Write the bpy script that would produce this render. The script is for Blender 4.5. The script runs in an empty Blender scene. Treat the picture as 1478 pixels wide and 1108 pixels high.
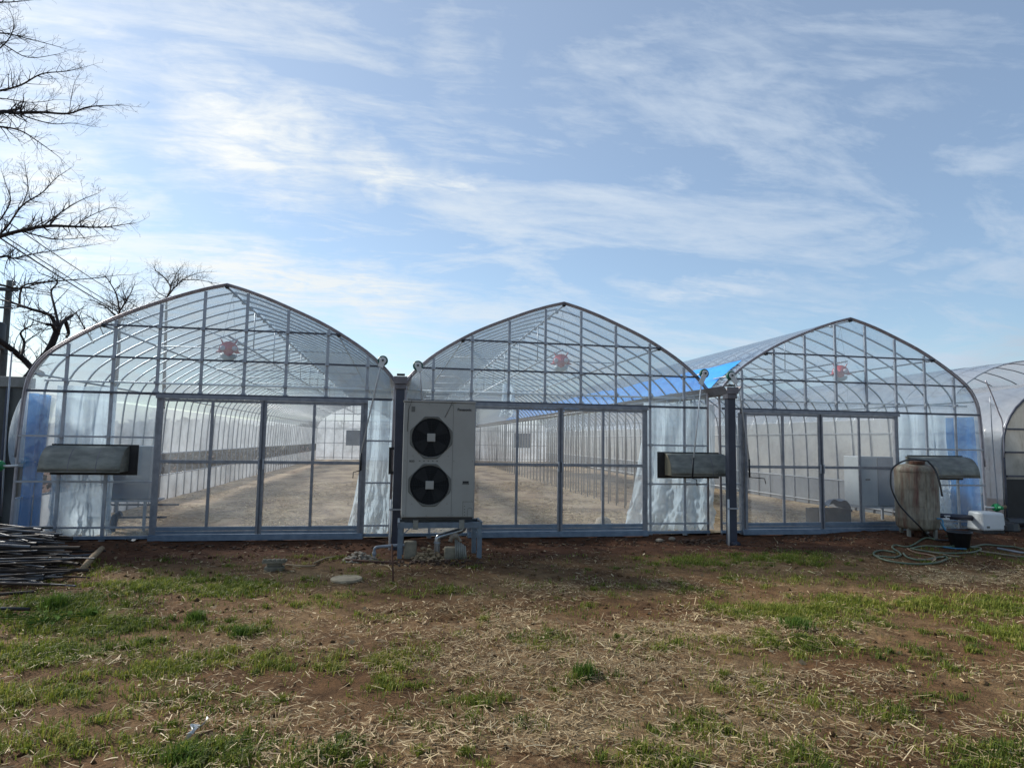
import bpy, math, random
import numpy as np
from mathutils import Vector, Matrix

R = math.radians
rng = random.Random(7)
nrng = np.random.default_rng(11)
scene = bpy.context.scene
COL = scene.collection

# ------------------------------------------------------------------ camera
FPX = 934.9                       # focal length in pixels of the 1478 px wide photo
YAW, PITCH, ROLL = 0.1760, 0.0861, 0.0160
CAM = np.array([5.354, -10.504, 1.505])
_cy, _sy, _cp, _sp = math.cos(YAW), math.sin(YAW), math.cos(PITCH), math.sin(PITCH)
_F = np.array([_sy * _cp, _cy * _cp, _sp])
_r0 = np.array([_cy, -_sy, 0.0])
_u0 = np.cross(_r0, _F)
_c, _s = math.cos(ROLL), math.sin(ROLL)
_Rr, _U = _c * _r0 + _s * _u0, _c * _u0 - _s * _r0

cd = bpy.data.cameras.new('camera')
cam = bpy.data.objects.new('camera', cd)
COL.objects.link(cam)
cd.sensor_fit = 'HORIZONTAL'
cd.sensor_width = 36.0
cd.lens = FPX / 1478 * 36
cd.clip_start = 0.05
cd.clip_end = 3000
m = Matrix.Identity(4)
for i in range(3):
    m[i][0], m[i][1], m[i][2], m[i][3] = _Rr[i], _U[i], -_F[i], CAM[i]
cam.matrix_world = m
scene.camera = cam


def ray(x, y):
    return _F + _Rr * (x - 739) / FPX - _U * (y - 554) / FPX


def at(x, y, Y):
    """survey helper: the point on the vertical plane Y that the photo shows at (x, y)"""
    d = ray(x, y)
    t = (Y - CAM[1]) / d[1]
    return Vector(CAM + d * t)


def az_el(x, y):
    d = ray(x, y)
    d = d / np.linalg.norm(d)
    return math.degrees(math.atan2(d[0], d[1])), math.degrees(math.asin(d[2]))


# ------------------------------------------------------------------ noise
def vnoise(x, y, seed=0):
    x = np.asarray(x, float); y = np.asarray(y, float)
    xi = np.floor(x).astype(np.int64); yi = np.floor(y).astype(np.int64)
    fx = x - xi; fy = y - yi
    fx = fx * fx * (3 - 2 * fx); fy = fy * fy * (3 - 2 * fy)

    def h(a, b):
        n = (a * 374761393 + b * 668265263 + seed * 1442695041) & 0xffffffff
        n = ((n ^ (n >> 13)) * 1274126177) & 0xffffffff
        return ((n ^ (n >> 16)) & 0xffff) / 65535.0
    return (h(xi, yi) * (1 - fx) * (1 - fy) + h(xi + 1, yi) * fx * (1 - fy)
            + h(xi, yi + 1) * (1 - fx) * fy + h(xi + 1, yi + 1) * fx * fy)


def fbm(x, y, seed=0, octv=4):
    s = 0; a = .5
    for o in range(octv):
        s = s + a * vnoise(x * 2 ** o + o * 17.3, y * 2 ** o + o * 5.1, seed + o)
        a *= .5
    return s / (1 - .5 ** octv)


def sstep(a, b, x):
    t = np.clip((np.asarray(x, float) - a) / (b - a), 0, 1)
    return t * t * (3 - 2 * t)


def ground_z(x, y):
    x = np.asarray(x, float); y = np.asarray(y, float)
    z = -0.13 + 0.0 * x
    near = sstep(-0.55, -0.05, y)
    z = z + near * 0.075                                   # bank of bare earth against the sill
    z = z + 0.13 * sstep(12.6, 14.0, x) * sstep(-1.7, -0.5, y) * (1 - 0.6 * near) * sstep(0.25, -0.05, y)
    amp = sstep(0.6, 0.0, y)
    z = z + amp * (0.05 * (fbm(x * .7, y * .7, 3) - .5) + 0.035 * (fbm(x * 3.1, y * 3.1, 5) - .5)
                   + 0.02 * (fbm(x * 9, y * 9, 9) - .5))
    clod = sstep(-2.2, -.7, y) * amp
    z = z + clod * 0.05 * (fbm(x * 5, y * 5, 21) - .5)
    z = z - 0.07 * np.exp(-(((x - 5.98) / .22) ** 2 + ((y + 4.25) / .16) ** 2))
    return z


def gz(x, y):
    return float(ground_z(np.array([x]), np.array([y]))[0])


def gpt(px, py, it=4):
    z = -.12
    for _ in range(it):
        d = ray(px, py)
        t = (z - CAM[2]) / d[2]
        p = CAM + d * t
        z = gz(p[0], p[1])
    return Vector((p[0], p[1], z))


# ------------------------------------------------------------------ materials
MATS = {}


def newmat(name):
    mt = bpy.data.materials.new(name)
    mt.use_nodes = True
    nt = mt.node_tree
    nt.nodes.clear()
    out = nt.nodes.new('ShaderNodeOutputMaterial')
    MATS[name] = mt
    return mt, nt, out


def nd(nt, typ, **kw):
    n = nt.nodes.new(typ)
    for k, v in kw.items():
        if k.startswith('i_'):
            n.inputs[k[2:].replace('_', ' ')].default_value = v
        elif k.startswith('n_'):
            n.inputs[int(k[2:])].default_value = v
        else:
            setattr(n, k, v)
    return n


def ramp(nt, fac, stops):
    r = nt.nodes.new('ShaderNodeValToRGB')
    el = r.color_ramp.elements
    while len(el) < len(stops):
        el.new(.5)
    for e, (p, c) in zip(el, stops):
        e.position = p
        e.color = (*c, 1) if len(c) == 3 else c
    nt.links.new(fac, r.inputs[0])
    return r.outputs[0]


def texco(nt, scale=(1, 1, 1), obj=True):
    tc = nt.nodes.new('ShaderNodeTexCoord')
    mp = nt.nodes.new('ShaderNodeMapping')
    mp.inputs['Scale'].default_value = scale
    nt.links.new(tc.outputs['Object'], mp.inputs[0])
    return mp.outputs[0]


def noise(nt, vec, scale, detail=4, rough=.55, dist=0):
    n = nd(nt, 'ShaderNodeTexNoise')
    n.inputs['Scale'].default_value = scale
    n.inputs['Detail'].default_value = detail
    n.inputs['Roughness'].default_value = rough
    n.inputs['Distortion'].default_value = dist
    if vec is not None:
        nt.links.new(vec, n.inputs['Vector'])
    return n.outputs[0]


def pbr(name, c1, c2=None, scale=6, rough=.6, metal=0, bump=0, bscale=40, stretch=(1, 1, 1), lo=.35, hi=.65):
    mt, nt, out = newmat(name)
    b = nd(nt, 'ShaderNodeBsdfPrincipled')
    b.inputs['Roughness'].default_value = rough
    b.inputs['Metallic'].default_value = metal
    v = texco(nt, stretch)
    if c2 is None:
        c2 = tuple(x * .8 for x in c1)
    f = noise(nt, v, scale, 5, .6)
    nt.links.new(ramp(nt, f, [(lo, c1), (hi, c2)]), b.inputs['Base Color'])
    if bump:
        bp = nd(nt, 'ShaderNodeBump')
        bp.inputs['Strength'].default_value = bump
        bp.inputs['Distance'].default_value = .01
        nt.links.new(noise(nt, v, bscale, 4), bp.inputs['Height'])
        nt.links.new(bp.outputs[0], b.inputs['Normal'])
    nt.links.new(b.outputs[0], out.inputs[0])
    return mt


def film(name, milk, tint=(.94, .96, .98), milk_col=(.8, .84, .88), wr=6, gl=.5, rough=.07, base=.035, wst=.25, stretch=(1, 1, 1), tl=.6, mv=.4):
    """plastic film: mostly clear, a little milky, glossy, wrinkled"""
    mt, nt, out = newmat(name)
    L = nt.links.new
    tr = nd(nt, 'ShaderNodeBsdfTransparent'); tr.inputs[0].default_value = (*tint, 1)
    df = nd(nt, 'ShaderNodeBsdfDiffuse'); df.inputs[0].default_value = (*milk_col, 1)
    tl_ = nd(nt, 'ShaderNodeBsdfTranslucent'); tl_.inputs[0].default_value = (*milk_col, 1)
    mk = nd(nt, 'ShaderNodeMixShader'); mk.inputs[0].default_value = tl
    L(df.outputs[0], mk.inputs[1]); L(tl_.outputs[0], mk.inputs[2])
    v = texco(nt, stretch)
    f = noise(nt, v, 1.3, 4, .6)
    mr = nd(nt, 'ShaderNodeMapRange')
    mr.inputs[1].default_value = .3; mr.inputs[2].default_value = .7
    mr.inputs[3].default_value = milk * (1 - mv); mr.inputs[4].default_value = min(.95, milk * (1 + mv))
    L(f, mr.inputs[0])
    b1 = nd(nt, 'ShaderNodeMixShader')
    L(mr.outputs[0], b1.inputs[0]); L(tr.outputs[0], b1.inputs[1]); L(mk.outputs[0], b1.inputs[2])
    g = nd(nt, 'ShaderNodeBsdfGlossy'); g.inputs['Roughness'].default_value = rough
    bp = nd(nt, 'ShaderNodeBump'); bp.inputs['Strength'].default_value = wst; bp.inputs['Distance'].default_value = .03
    L(noise(nt, v, wr, 3, .5, .6), bp.inputs['Height']); L(bp.outputs[0], g.inputs['Normal'])
    lw = nd(nt, 'ShaderNodeLayerWeight'); lw.inputs[0].default_value = .5
    pw = nd(nt, 'ShaderNodeMath', operation='POWER'); pw.inputs[1].default_value = 3
    L(lw.outputs['Facing'], pw.inputs[0])
    ml = nd(nt, 'ShaderNodeMath', operation='MULTIPLY_ADD'); ml.inputs[1].default_value = gl; ml.inputs[2].default_value = base
    L(pw.outputs[0], ml.inputs[0])
    b2 = nd(nt, 'ShaderNodeMixShader')
    L(ml.outputs[0], b2.inputs[0]); L(b1.outputs[0], b2.inputs[1]); L(g.outputs[0], b2.inputs[2])
    L(b2.outputs[0], out.inputs[0])
    return mt


M = {}
M['galv'] = pbr('galvanised steel', (.44, .46, .50), (.32, .34, .38), 9, .45, .55, .05)
M['rib'] = pbr('galvanised pipe', (.42, .44, .47), (.33, .35, .38), 9, .4, .6)
M['arch'] = pbr('front arch steel', (.50, .475, .51), (.38, .36, .39), 7, .4, .5)
M['rail'] = pbr('film channel rail', (.115, .12, .15), (.07, .075, .095), 8, .45, .4)  # dark tone has the shade of the film channels put in
M['door'] = pbr('aluminium door profile', (.30, .31, .345), (.21, .22, .25), 10, .45, .5, .05)
M['sill'] = pbr('blue grey sill profile', (.22, .28, .36), (.15, .20, .27), 8, .45, .4, .05)
M['hood'] = pbr('weathered grey sheet', (.27, .265, .225), (.14, .14, .12), 3.5, .5, .35, .25, 14, (1, 1, 3))
M['cheeklit'] = pbr('lit hood cheek beige', (.42, .36, .24), (.30, .25, .17), 4, .8)  # hood cheek tone with the side light put into it
M['black'] = pbr('black rubber', (.02, .02, .022), (.012, .012, .013), 8, .5)
M['blackpl'] = pbr('black plastic', (.03, .03, .034), (.018, .018, .02), 8, .4)
M['slate'] = pbr('dark slate painted pipe', (.045, .05, .075), (.032, .036, .055), 4, .5, 0, .05)
M['gutter'] = pbr('gutter steel', (.22, .20, .21), (.14, .13, .14), 5, .5, .4)
M['unit'] = pbr('beige grey painted steel', (.37, .36, .33), (.325, .315, .285), 2.2, .5, 0, .03, 60)
M['unitd'] = pbr('grille rim grey', (.155, .153, .135), (.12, .12, .108), 4, .55)
M['fan'] = pbr('fan cavity shade', (.010, .011, .013), (.006, .007, .008), 6, .9)  # near black stands in for the shade inside the fan recess
M['wire'] = pbr('grille wire', (.016, .017, .019), (.011, .012, .013), 6, .7)
M['letter'] = pbr('black lettering', (.02, .02, .022), (.015, .015, .017), 6, .5)
M['stand'] = pbr('blue grey steel frame', (.195, .24, .285), (.14, .17, .205), 8, .5, .3, .06)
M['bracket'] = pbr('dull zinc bracket', (.30, .29, .25), (.22, .21, .18), 10, .6, .3)
M['silver'] = pbr('silver lagging', (.55, .56, .58), (.42, .43, .45), 12, .32, .85, .15, 30)
M['grpipe'] = pbr('grey plastic pipe', (.26, .28, .31), (.18, .20, .23), 8, .5)
M['white'] = pbr('white plastic', (.74, .74, .73), (.66, .66, .64), 3, .45)
M['whitedull'] = pbr('dull white tube', (.72, .73, .74), (.62, .64, .65), 5, .35, .1)
M['green'] = pbr('green plastic', (.02, .30, .10), (.015, .22, .07), 6, .4)
M['dgreen'] = pbr('dark green plastic', (.01, .12, .09), (.008, .08, .06), 6, .4)
M['concrete'] = pbr('weathered concrete', (.27, .235, .17), (.14, .12, .085), 7, .9, 0, .4, 30)
M['conclight'] = pbr('sandy concrete', (.40, .32, .21), (.25, .20, .13), 6, .9, 0, .3, 40)
M['rust'] = pbr('rusty iron', (.13, .055, .03), (.06, .03, .02), 14, .85, 0, .3)
M['wood'] = pbr('weathered wood', (.36, .26, .15), (.22, .15, .085), 5, .85, 0, .3, 25, (1, 6, 6))
M['stone'] = pbr('pale rubble', (.36, .30, .225), (.18, .145, .11), 6, .9, 0, .4, 25)
M['red'] = pbr('red plastic', (.58, .012, .03), (.48, .010, .025), 5, .4)
M['redeye'] = pbr('pale plastic disc', (.62, .52, .54), (.52, .43, .46), 5, .35)
M['bowl'] = pbr('grey fan bowl', (.38, .44, .46), (.30, .36, .38), 5, .4)
M['bluetarp'] = pbr('blue tarpaulin', (.02, .33, .86), (.008, .22, .70), 4, .45, 0, .9, 7, (1, .5, 1))
M['navy'] = pbr('navy pipe', (.02, .025, .05), (.015, .018, .035), 5, .5)
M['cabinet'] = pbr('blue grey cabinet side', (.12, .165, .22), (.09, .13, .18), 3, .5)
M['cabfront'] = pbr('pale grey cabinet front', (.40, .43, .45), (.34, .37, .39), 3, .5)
M['shed'] = pbr('stained concrete wall', (.14, .145, .135), (.06, .062, .058), 2.2, .9, 0, .3, 20, (1, 1, .5))
M['shedtop'] = pbr('pale concrete coping', (.34, .34, .32), (.22, .22, .20), 4, .9, 0, .2)
M['bark'] = pbr('dark cherry bark', (.035, .028, .027), (.018, .014, .014), 9, .9, 0, .5, 25, (1, 1, .3))
M['twig'] = pbr('twig bark', (.06, .045, .043), (.035, .027, .026), 6, .85)
M['poleC'] = pbr('concrete pole', (.13, .13, .12), (.09, .09, .085), 3, .9)
M['trans'] = pbr('transformer grey', (.07, .075, .08), (.045, .05, .055), 4, .6)
M['pipes'] = pbr('old steel pipe', (.135, .145, .16), (.045, .038, .034), 5, .5, .45, .1, 30, (.5, 3, 3), .4, .6)
M['pipesd'] = pbr('brown rusted pipe', (.065, .045, .034), (.025, .02, .017), 6, .8, .2, .2, 30, (.5, 3, 3))
M['hose'] = pbr('green garden hose', (.075, .125, .08), (.14, .14, .085), 3, .45)
M['hosebr'] = pbr('brown garden hose', (.24, .19, .13), (.15, .14, .09), 3, .45)
M['hosered'] = pbr('reddish hose', (.26, .12, .07), (.20, .14, .08), 3, .45)
M['bluehose'] = pbr('blue tube', (.05, .22, .36), (.04, .16, .28), 3, .4)
M['dirt'] = pbr('loose dark earth', (.09, .05, .03), (.05, .028, .018), 9, .95, 0, .6, 25)
M['leaf'] = pbr('weed leaf', (.09, .15, .03), (.06, .11, .02), 9, .95)
M['leaf'].node_tree.nodes['Principled BSDF'].inputs['Specular IOR Level'].default_value = .05
M['dryhedge'] = pbr('dry hedge', (.33, .30, .25), (.22, .20, .17), 3, .9)
M['hedge'] = pbr('hedge foliage', (.035, .05, .02), (.06, .055, .03), 3, .8)

M['film'] = film('clear roof film', .11, (.915, .95, .98), (.76, .87, .98), gl=.9)
M['gable'] = film('clear gable film', .18, (.885, .94, .985), (.72, .86, .98), wr=3, gl=.4, base=.08, wst=.6)
M['pane'] = film('door film', .18, (.93, .955, .975), wr=2.2, gl=.3, base=.045, wst=.2)
M['side'] = film('whitish side film', .72, (.90, .92, .93), (.76, .80, .84), wr=8, gl=.2)
M['sideB'] = film('beige side film', .75, (.9, .9, .88), (.84, .815, .75), wr=8, gl=.2)
M['skirt'] = film('skirt film', .75, (.9, .9, .9), (.60, .63, .66), wr=8, gl=.2)
M['skirtG'] = film('grey skirt film', .85, (.9, .9, .9), (.44, .46, .47), wr=8, gl=.2)
M['end'] = film('rear film', .8, (.92, .94, .95), (.84, .88, .92), wr=5, gl=.2)
M['curtain'] = film('bunched clear film', .6, (.90, .95, .98), (.78, .90, .99), wr=16, gl=.5, rough=.14, base=.10, wst=1.0, tl=.72, mv=.12)
M['bluefilm'] = film('blue sheet', .75, (.35, .6, .9), (.11, .36, .80), wr=8, gl=.3, base=.06, wst=.5, mv=.1)
M['tunnel'] = film('tunnel film', .66, (.92, .94, .96), (.86, .89, .93), wr=4, gl=.6, base=.12, tl=.7)


def dirty():
    mt, nt, out = newmat('mouldy tunnel film')
    L = nt.links.new
    b = nd(nt, 'ShaderNodeBsdfPrincipled'); b.inputs['Roughness'].default_value = .55
    v = texco(nt, (1, 1, .45))
    f = noise(nt, v, 2.2, 7, .68, .8)
    L(ramp(nt, f, [(.34, (.05, .05, .042)), (.46, (.34, .335, .29)), (.66, (.62, .62, .57))]), b.inputs['Base Color'])
    tl = nd(nt, 'ShaderNodeBsdfTranslucent'); tl.inputs[0].default_value = (.6, .58, .52, 1)
    mx = nd(nt, 'ShaderNodeMixShader'); mx.inputs[0].default_value = .4
    L(b.outputs[0], mx.inputs[1]); L(tl.outputs[0], mx.inputs[2]); L(mx.outputs[0], out.inputs[0])
    return mt


M['dirty'] = dirty()


def tank_mat():
    mt, nt, out = newmat('rusty white tank paint')
    L = nt.links.new
    b = nd(nt, 'ShaderNodeBsdfPrincipled'); b.inputs['Roughness'].default_value = .6
    v = texco(nt, (1, 1, .16))
    f = noise(nt, v, 7, 7, .65, .3)
    c = ramp(nt, f, [(.40, (.33, .295, .225)), (.52, (.235, .20, .145)), (.60, (.20, .125, .085)), (.70, (.12, .045, .032))])
    v2 = texco(nt, (1, 1, .3))
    f2 = noise(nt, v2, 22, 5, .6)
    c2 = ramp(nt, f2, [(.35, (.55, .55, .55)), (.6, (1, 1, 1))])
    mx = nd(nt, 'ShaderNodeMix', data_type='RGBA', blend_type='MULTIPLY'); mx.inputs[0].default_value = .8
    L(c, mx.inputs[6]); L(c2, mx.inputs[7]); L(mx.outputs[2], b.inputs['Base Color'])
    bp = nd(nt, 'ShaderNodeBump'); bp.inputs['Strength'].default_value = .3; bp.inputs['Distance'].default_value = .01
    L(f, bp.inputs['Height']); L(bp.outputs[0], b.inputs['Normal'])
    L(b.outputs[0], out.inputs[0])
    return mt


M['tank'] = tank_mat()


def soil():
    mt, nt, out = newmat('bare soil')
    L = nt.links.new
    b = nd(nt, 'ShaderNodeBsdfPrincipled'); b.inputs['Roughness'].default_value = .95
    b.inputs['Specular IOR Level'].default_value = .15
    v = texco(nt)
    f1 = noise(nt, v, .55, 5, .6, .3)
    f2 = noise(nt, v, 5.5, 6, .65)
    f3 = noise(nt, v, 38, 5, .7)
    base = ramp(nt, f1, [(.36, (.115, .060, .027)), (.5, (.145, .082, .039)), (.62, (.20, .128, .064))])
    d2 = ramp(nt, f2, [(.33, (.55, .5, .47)), (.52, (1, 1, 1)), (.7, (1.25, 1.2, 1.1))])
    d3 = ramp(nt, f3, [(.3, (.5, .5, .5)), (.6, (1.1, 1.1, 1.1))])
    m1 = nd(nt, 'ShaderNodeMix', data_type='RGBA', blend_type='MULTIPLY'); m1.inputs[0].default_value = 1
    m2 = nd(nt, 'ShaderNodeMix', data_type='RGBA', blend_type='MULTIPLY'); m2.inputs[0].default_value = .85
    L(base, m1.inputs[6]); L(d2, m1.inputs[7]); L(m1.outputs[2], m2.inputs[6]); L(d3, m2.inputs[7])
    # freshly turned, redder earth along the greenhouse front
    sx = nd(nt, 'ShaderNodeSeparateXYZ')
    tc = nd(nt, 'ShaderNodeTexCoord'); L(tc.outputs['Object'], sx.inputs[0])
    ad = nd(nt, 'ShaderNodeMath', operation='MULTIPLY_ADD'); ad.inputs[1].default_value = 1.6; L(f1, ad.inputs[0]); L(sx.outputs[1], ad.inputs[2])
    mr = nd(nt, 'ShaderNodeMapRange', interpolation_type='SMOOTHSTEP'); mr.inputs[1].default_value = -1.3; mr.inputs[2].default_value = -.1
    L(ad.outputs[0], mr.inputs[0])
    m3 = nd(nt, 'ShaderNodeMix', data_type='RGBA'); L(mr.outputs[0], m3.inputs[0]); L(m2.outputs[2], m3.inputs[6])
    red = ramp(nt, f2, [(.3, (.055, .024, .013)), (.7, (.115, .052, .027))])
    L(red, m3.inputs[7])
    cur = m3.outputs[2]
    for an, cols, fs in (('straw_cover', [(.3, (.17, .115, .06)), (.5, (.31, .225, .125)), (.7, (.48, .37, .22))], 60), ('green_cover', [(.3, (.06, .065, .02)), (.5, (.115, .14, .035)), (.7, (.20, .20, .06))], 34)):
        aa = nd(nt, 'ShaderNodeAttribute', attribute_name=an)
        fn = noise(nt, v, fs, 5, .7)
        fm = noise(nt, v, 9, 5, .7)
        th = nd(nt, 'ShaderNodeMath', operation='ADD'); L(aa.outputs['Fac'], th.inputs[0]); L(fm, th.inputs[1])
        mr2 = nd(nt, 'ShaderNodeMapRange', interpolation_type='SMOOTHSTEP'); mr2.inputs[1].default_value = .72; mr2.inputs[2].default_value = 1.15; mr2.inputs[4].default_value = .8
        L(th.outputs[0], mr2.inputs[0])
        m4 = nd(nt, 'ShaderNodeMix', data_type='RGBA'); L(mr2.outputs[0], m4.inputs[0]); L(cur, m4.inputs[6]); L(ramp(nt, fn, cols), m4.inputs[7])
        cur = m4.outputs[2]
    L(cur, b.inputs['Base Color'])
    bp = nd(nt, 'ShaderNodeBump'); bp.inputs['Strength'].default_value = .9; bp.inputs['Distance'].default_value = .02
    L(f3, bp.inputs['Height'])
    bp2 = nd(nt, 'ShaderNodeBump'); bp2.inputs['Strength'].default_value = .6; bp2.inputs['Distance'].default_value = .05
    L(f2, bp2.inputs['Height']); L(bp2.outputs[0], bp.inputs['Normal'])
    L(bp.outputs[0], b.inputs['Normal'])
    L(b.outputs[0], out.inputs[0])
    return mt


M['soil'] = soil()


def floor_mat():
    mt, nt, out = newmat('dry straw covered soil')
    L = nt.links.new
    b = nd(nt, 'ShaderNodeBsdfPrincipled'); b.inputs['Roughness'].default_value = .95
    v = texco(nt, (1, .6, 1))
    f1 = noise(nt, v, 1.1, 6, .65, .5)
    f2 = noise(nt, v, 26, 5, .7)
    c = ramp(nt, f1, [(.36, (.15, .095, .055)), (.47, (.30, .21, .13)), (.56, (.38, .28, .175)), (.68, (.48, .37, .24))])
    d = ramp(nt, f2, [(.32, (.6, .58, .55)), (.62, (1.1, 1.1, 1.1))])
    m1 = nd(nt, 'ShaderNodeMix', data_type='RGBA', blend_type='MULTIPLY'); m1.inputs[0].default_value = .9
    L(c, m1.inputs[6]); L(d, m1.inputs[7]); L(m1.outputs[2], b.inputs['Base Color'])
    bp = nd(nt, 'ShaderNodeBump'); bp.inputs['Strength'].default_value = .8; bp.inputs['Distance'].default_value = .04
    L(f1, bp.inputs['Height']); L(bp.outputs[0], b.inputs['Normal'])
    L(b.outputs[0], out.inputs[0])
    return mt


M['floor'] = floor_mat()


def blade_mat(name, stops, trans):
    mt, nt, out = newmat(name)
    L = nt.links.new
    a = nd(nt, 'ShaderNodeAttribute', attribute_name='tint')
    c = ramp(nt, a.outputs['Fac'], stops)
    b = nd(nt, 'ShaderNodeBsdfPrincipled'); b.inputs['Roughness'].default_value = .6
    b.inputs['Specular IOR Level'].default_value = .25
    L(c, b.inputs['Base Color'])
    tl = nd(nt, 'ShaderNodeBsdfTranslucent'); L(c, tl.inputs[0])
    mx = nd(nt, 'ShaderNodeMixShader'); mx.inputs[0].default_value = trans
    L(b.outputs[0], mx.inputs[1]); L(tl.outputs[0], mx.inputs[2]); L(mx.outputs[0], out.inputs[0])
    return mt


M['grass'] = blade_mat('grass blades', [(0, (.065, .10, .02)), (.3, (.125, .17, .025)), (.6, (.215, .25, .035)), (.82, (.32, .31, .06)), (1, (.44, .37, .14))], .35)
M['tuft'] = blade_mat('lush grass blades', [(0, (.06, .12, .02)), (.6, (.115, .19, .03)), (1, (.22, .27, .05))], .35)
M['straw'] = blade_mat('dead straw', [(0, (.19, .125, .065)), (.4, (.36, .26, .145)), (.75, (.54, .42, .24)), (1, (.72, .60, .38))], .15)

# ------------------------------------------------------------------ mesh helpers
ORIGIN = {}


class MB:
    def __init__(self):
        self.v = []; self.f = []

    def add(self, vs, fs):
        o = len(self.v)
        self.v.extend([tuple(p) for p in vs])
        self.f.extend([tuple(i + o for i in f) for f in fs])
        return self

    def box(self, x0, x1, y0, y1, z0, z1):
        vs = [(x, y, z) for z in (z0, z1) for y in (y0, y1) for x in (x0, x1)]
        return self.add(vs, [(0, 2, 3, 1), (4, 5, 7, 6), (0, 1, 5, 4), (2, 6, 7, 3), (0, 4, 6, 2), (1, 3, 7, 5)])

    def beam(self, p, q, w, d, up=(0, 1, 0)):
        p = Vector(p); q = Vector(q)
        t = (q - p).normalized()
        s = t.cross(Vector(up))
        if s.length < 1e-4:
            s = t.cross(Vector((1, 0, 0)))
        s.normalize()
        n = s.cross(t).normalized()
        vs = []
        for c in (p, q):
            for a, b in ((-1, -1), (1, -1), (1, 1), (-1, 1)):
                vs.append(c + s * (a * w / 2) + n * (b * d / 2))
        return self.add(vs, [(3, 2, 1, 0), (4, 5, 6, 7), (0, 1, 5, 4), (1, 2, 6, 5), (2, 3, 7, 6), (3, 0, 4, 7)])

    def tube(self, pts, r, n=6, cap=True):
        pts = [Vector(p) for p in pts]
        k = len(pts)
        rs = r if isinstance(r, (list, tuple)) else [r] * k
        ref = None
        vs = []
        for i, p in enumerate(pts):
            t = (pts[min(i + 1, k - 1)] - pts[max(i - 1, 0)])
            if t.length < 1e-9:
                t = Vector((0, 0, 1))
            t.normalize()
            if ref is None:
                ref = t.cross(Vector((0, 0, 1)))
                if ref.length < 1e-3:
                    ref = t.cross(Vector((1, 0, 0)))
                ref.normalize()
            else:
                ref = ref - t * ref.dot(t)
                if ref.length < 1e-6:
                    ref = t.cross(Vector((0, 1, .3)))
                ref.normalize()
            b = t.cross(ref)
            for j in range(n):
                a = 2 * math.pi * j / n
                vs.append(p + (ref * math.cos(a) + b * math.sin(a)) * rs[i])
        fs = []
        for i in range(k - 1):
            for j in range(n):
                a, b_ = i * n + j, i * n + (j + 1) % n
                fs.append((a, b_, b_ + n, a + n))
        if cap:
            fs.append(tuple(range(n - 1, -1, -1)))
            fs.append(tuple(range((k - 1) * n, k * n)))
        return self.add(vs, fs)

    def lathe(self, prof, c, n=32, axis='z'):
        vs = []; fs = []
        for (r, h) in prof:
            for j in range(n):
                a = 2 * math.pi * j / n
                x, y = r * math.cos(a), r * math.sin(a)
                if axis == 'z':
                    vs.append((c[0] + x, c[1] + y, c[2] + h))
                elif axis == 'y':
                    vs.append((c[0] + x, c[1] + h, c[2] + y))
                else:
                    vs.append((c[0] + h, c[1] + x, c[2] + y))
        k = len(prof)
        for i in range(k - 1):
            for j in range(n):
                a, b = i * n + j, i * n + (j + 1) % n
                fs.append((a, b, b + n, a + n))
        fs.append(tuple(range(n - 1, -1, -1)))
        fs.append(tuple(range((k - 1) * n, k * n)))
        return self.add(vs, fs)

    def grid(self, P):
        """P: rows of points"""
        r, c = len(P), len(P[0])
        vs = [p for row in P for p in row]
        fs = [(i * c + j, i * c + j + 1, (i + 1) * c + j + 1, (i + 1) * c + j) for i in range(r - 1) for j in range(c - 1)]
        return self.add(vs, fs)

    def build(self, name, mat, parent=None, smooth=False, bevel=0, origin=None):
        if parent is not None:
            o = ORIGIN[parent.name]
        elif origin is not None:
            o = Vector(origin)
        else:
            a = np.array(self.v)
            o = Vector((float(a[:, 0].mean()), float(a[:, 1].mean()), float(a[:, 2].min())))
        me = bpy.data.meshes.new(name)
        me.from_pydata([(p[0] - o[0], p[1] - o[1], p[2] - o[2]) for p in self.v], [], self.f)
        me.materials.append(mat)
        if smooth:
            for p in me.polygons:
                p.use_smooth = True
        me.update()
        ob = bpy.data.objects.new(name, me)
        COL.objects.link(ob)
        if parent is not None:
            ob.parent = parent
        else:
            ob.location = o
        ORIGIN[ob.name] = o
        if bevel:
            bv = ob.modifiers.new('bevel', 'BEVEL')
            bv.width = bevel; bv.segments = 2; bv.limit_method = 'ANGLE'
        return ob


def tag(o, label=None, cat=None, group=None, kind=None):
    if label: o['label'] = label
    if cat: o['category'] = cat
    if group: o['group'] = group
    if kind: o['kind'] = kind
    return o


def thing(name, loc, label, cat, group=None):
    o = bpy.data.objects.new(name, None)
    o.empty_display_size = .2
    COL.objects.link(o)
    o.location = loc
    ORIGIN[o.name] = Vector(loc)
    return tag(o, label, cat, group)


def crom(pts, n=6):
    P = [Vector(p) for p in pts]
    out = []
    for i in range(len(P) - 1):
        p0, p1, p2, p3 = P[max(i - 1, 0)], P[i], P[i + 1], P[min(i + 2, len(P) - 1)]
        for k in range(n):
            t = k / n
            out.append(.5 * ((2 * p1) + (-p0 + p2) * t + (2 * p0 - 5 * p1 + 4 * p2 - p3) * t * t + (-p0 + 3 * p1 - 3 * p2 + p3) * t ** 3))
    out.append(P[-1])
    return out


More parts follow.
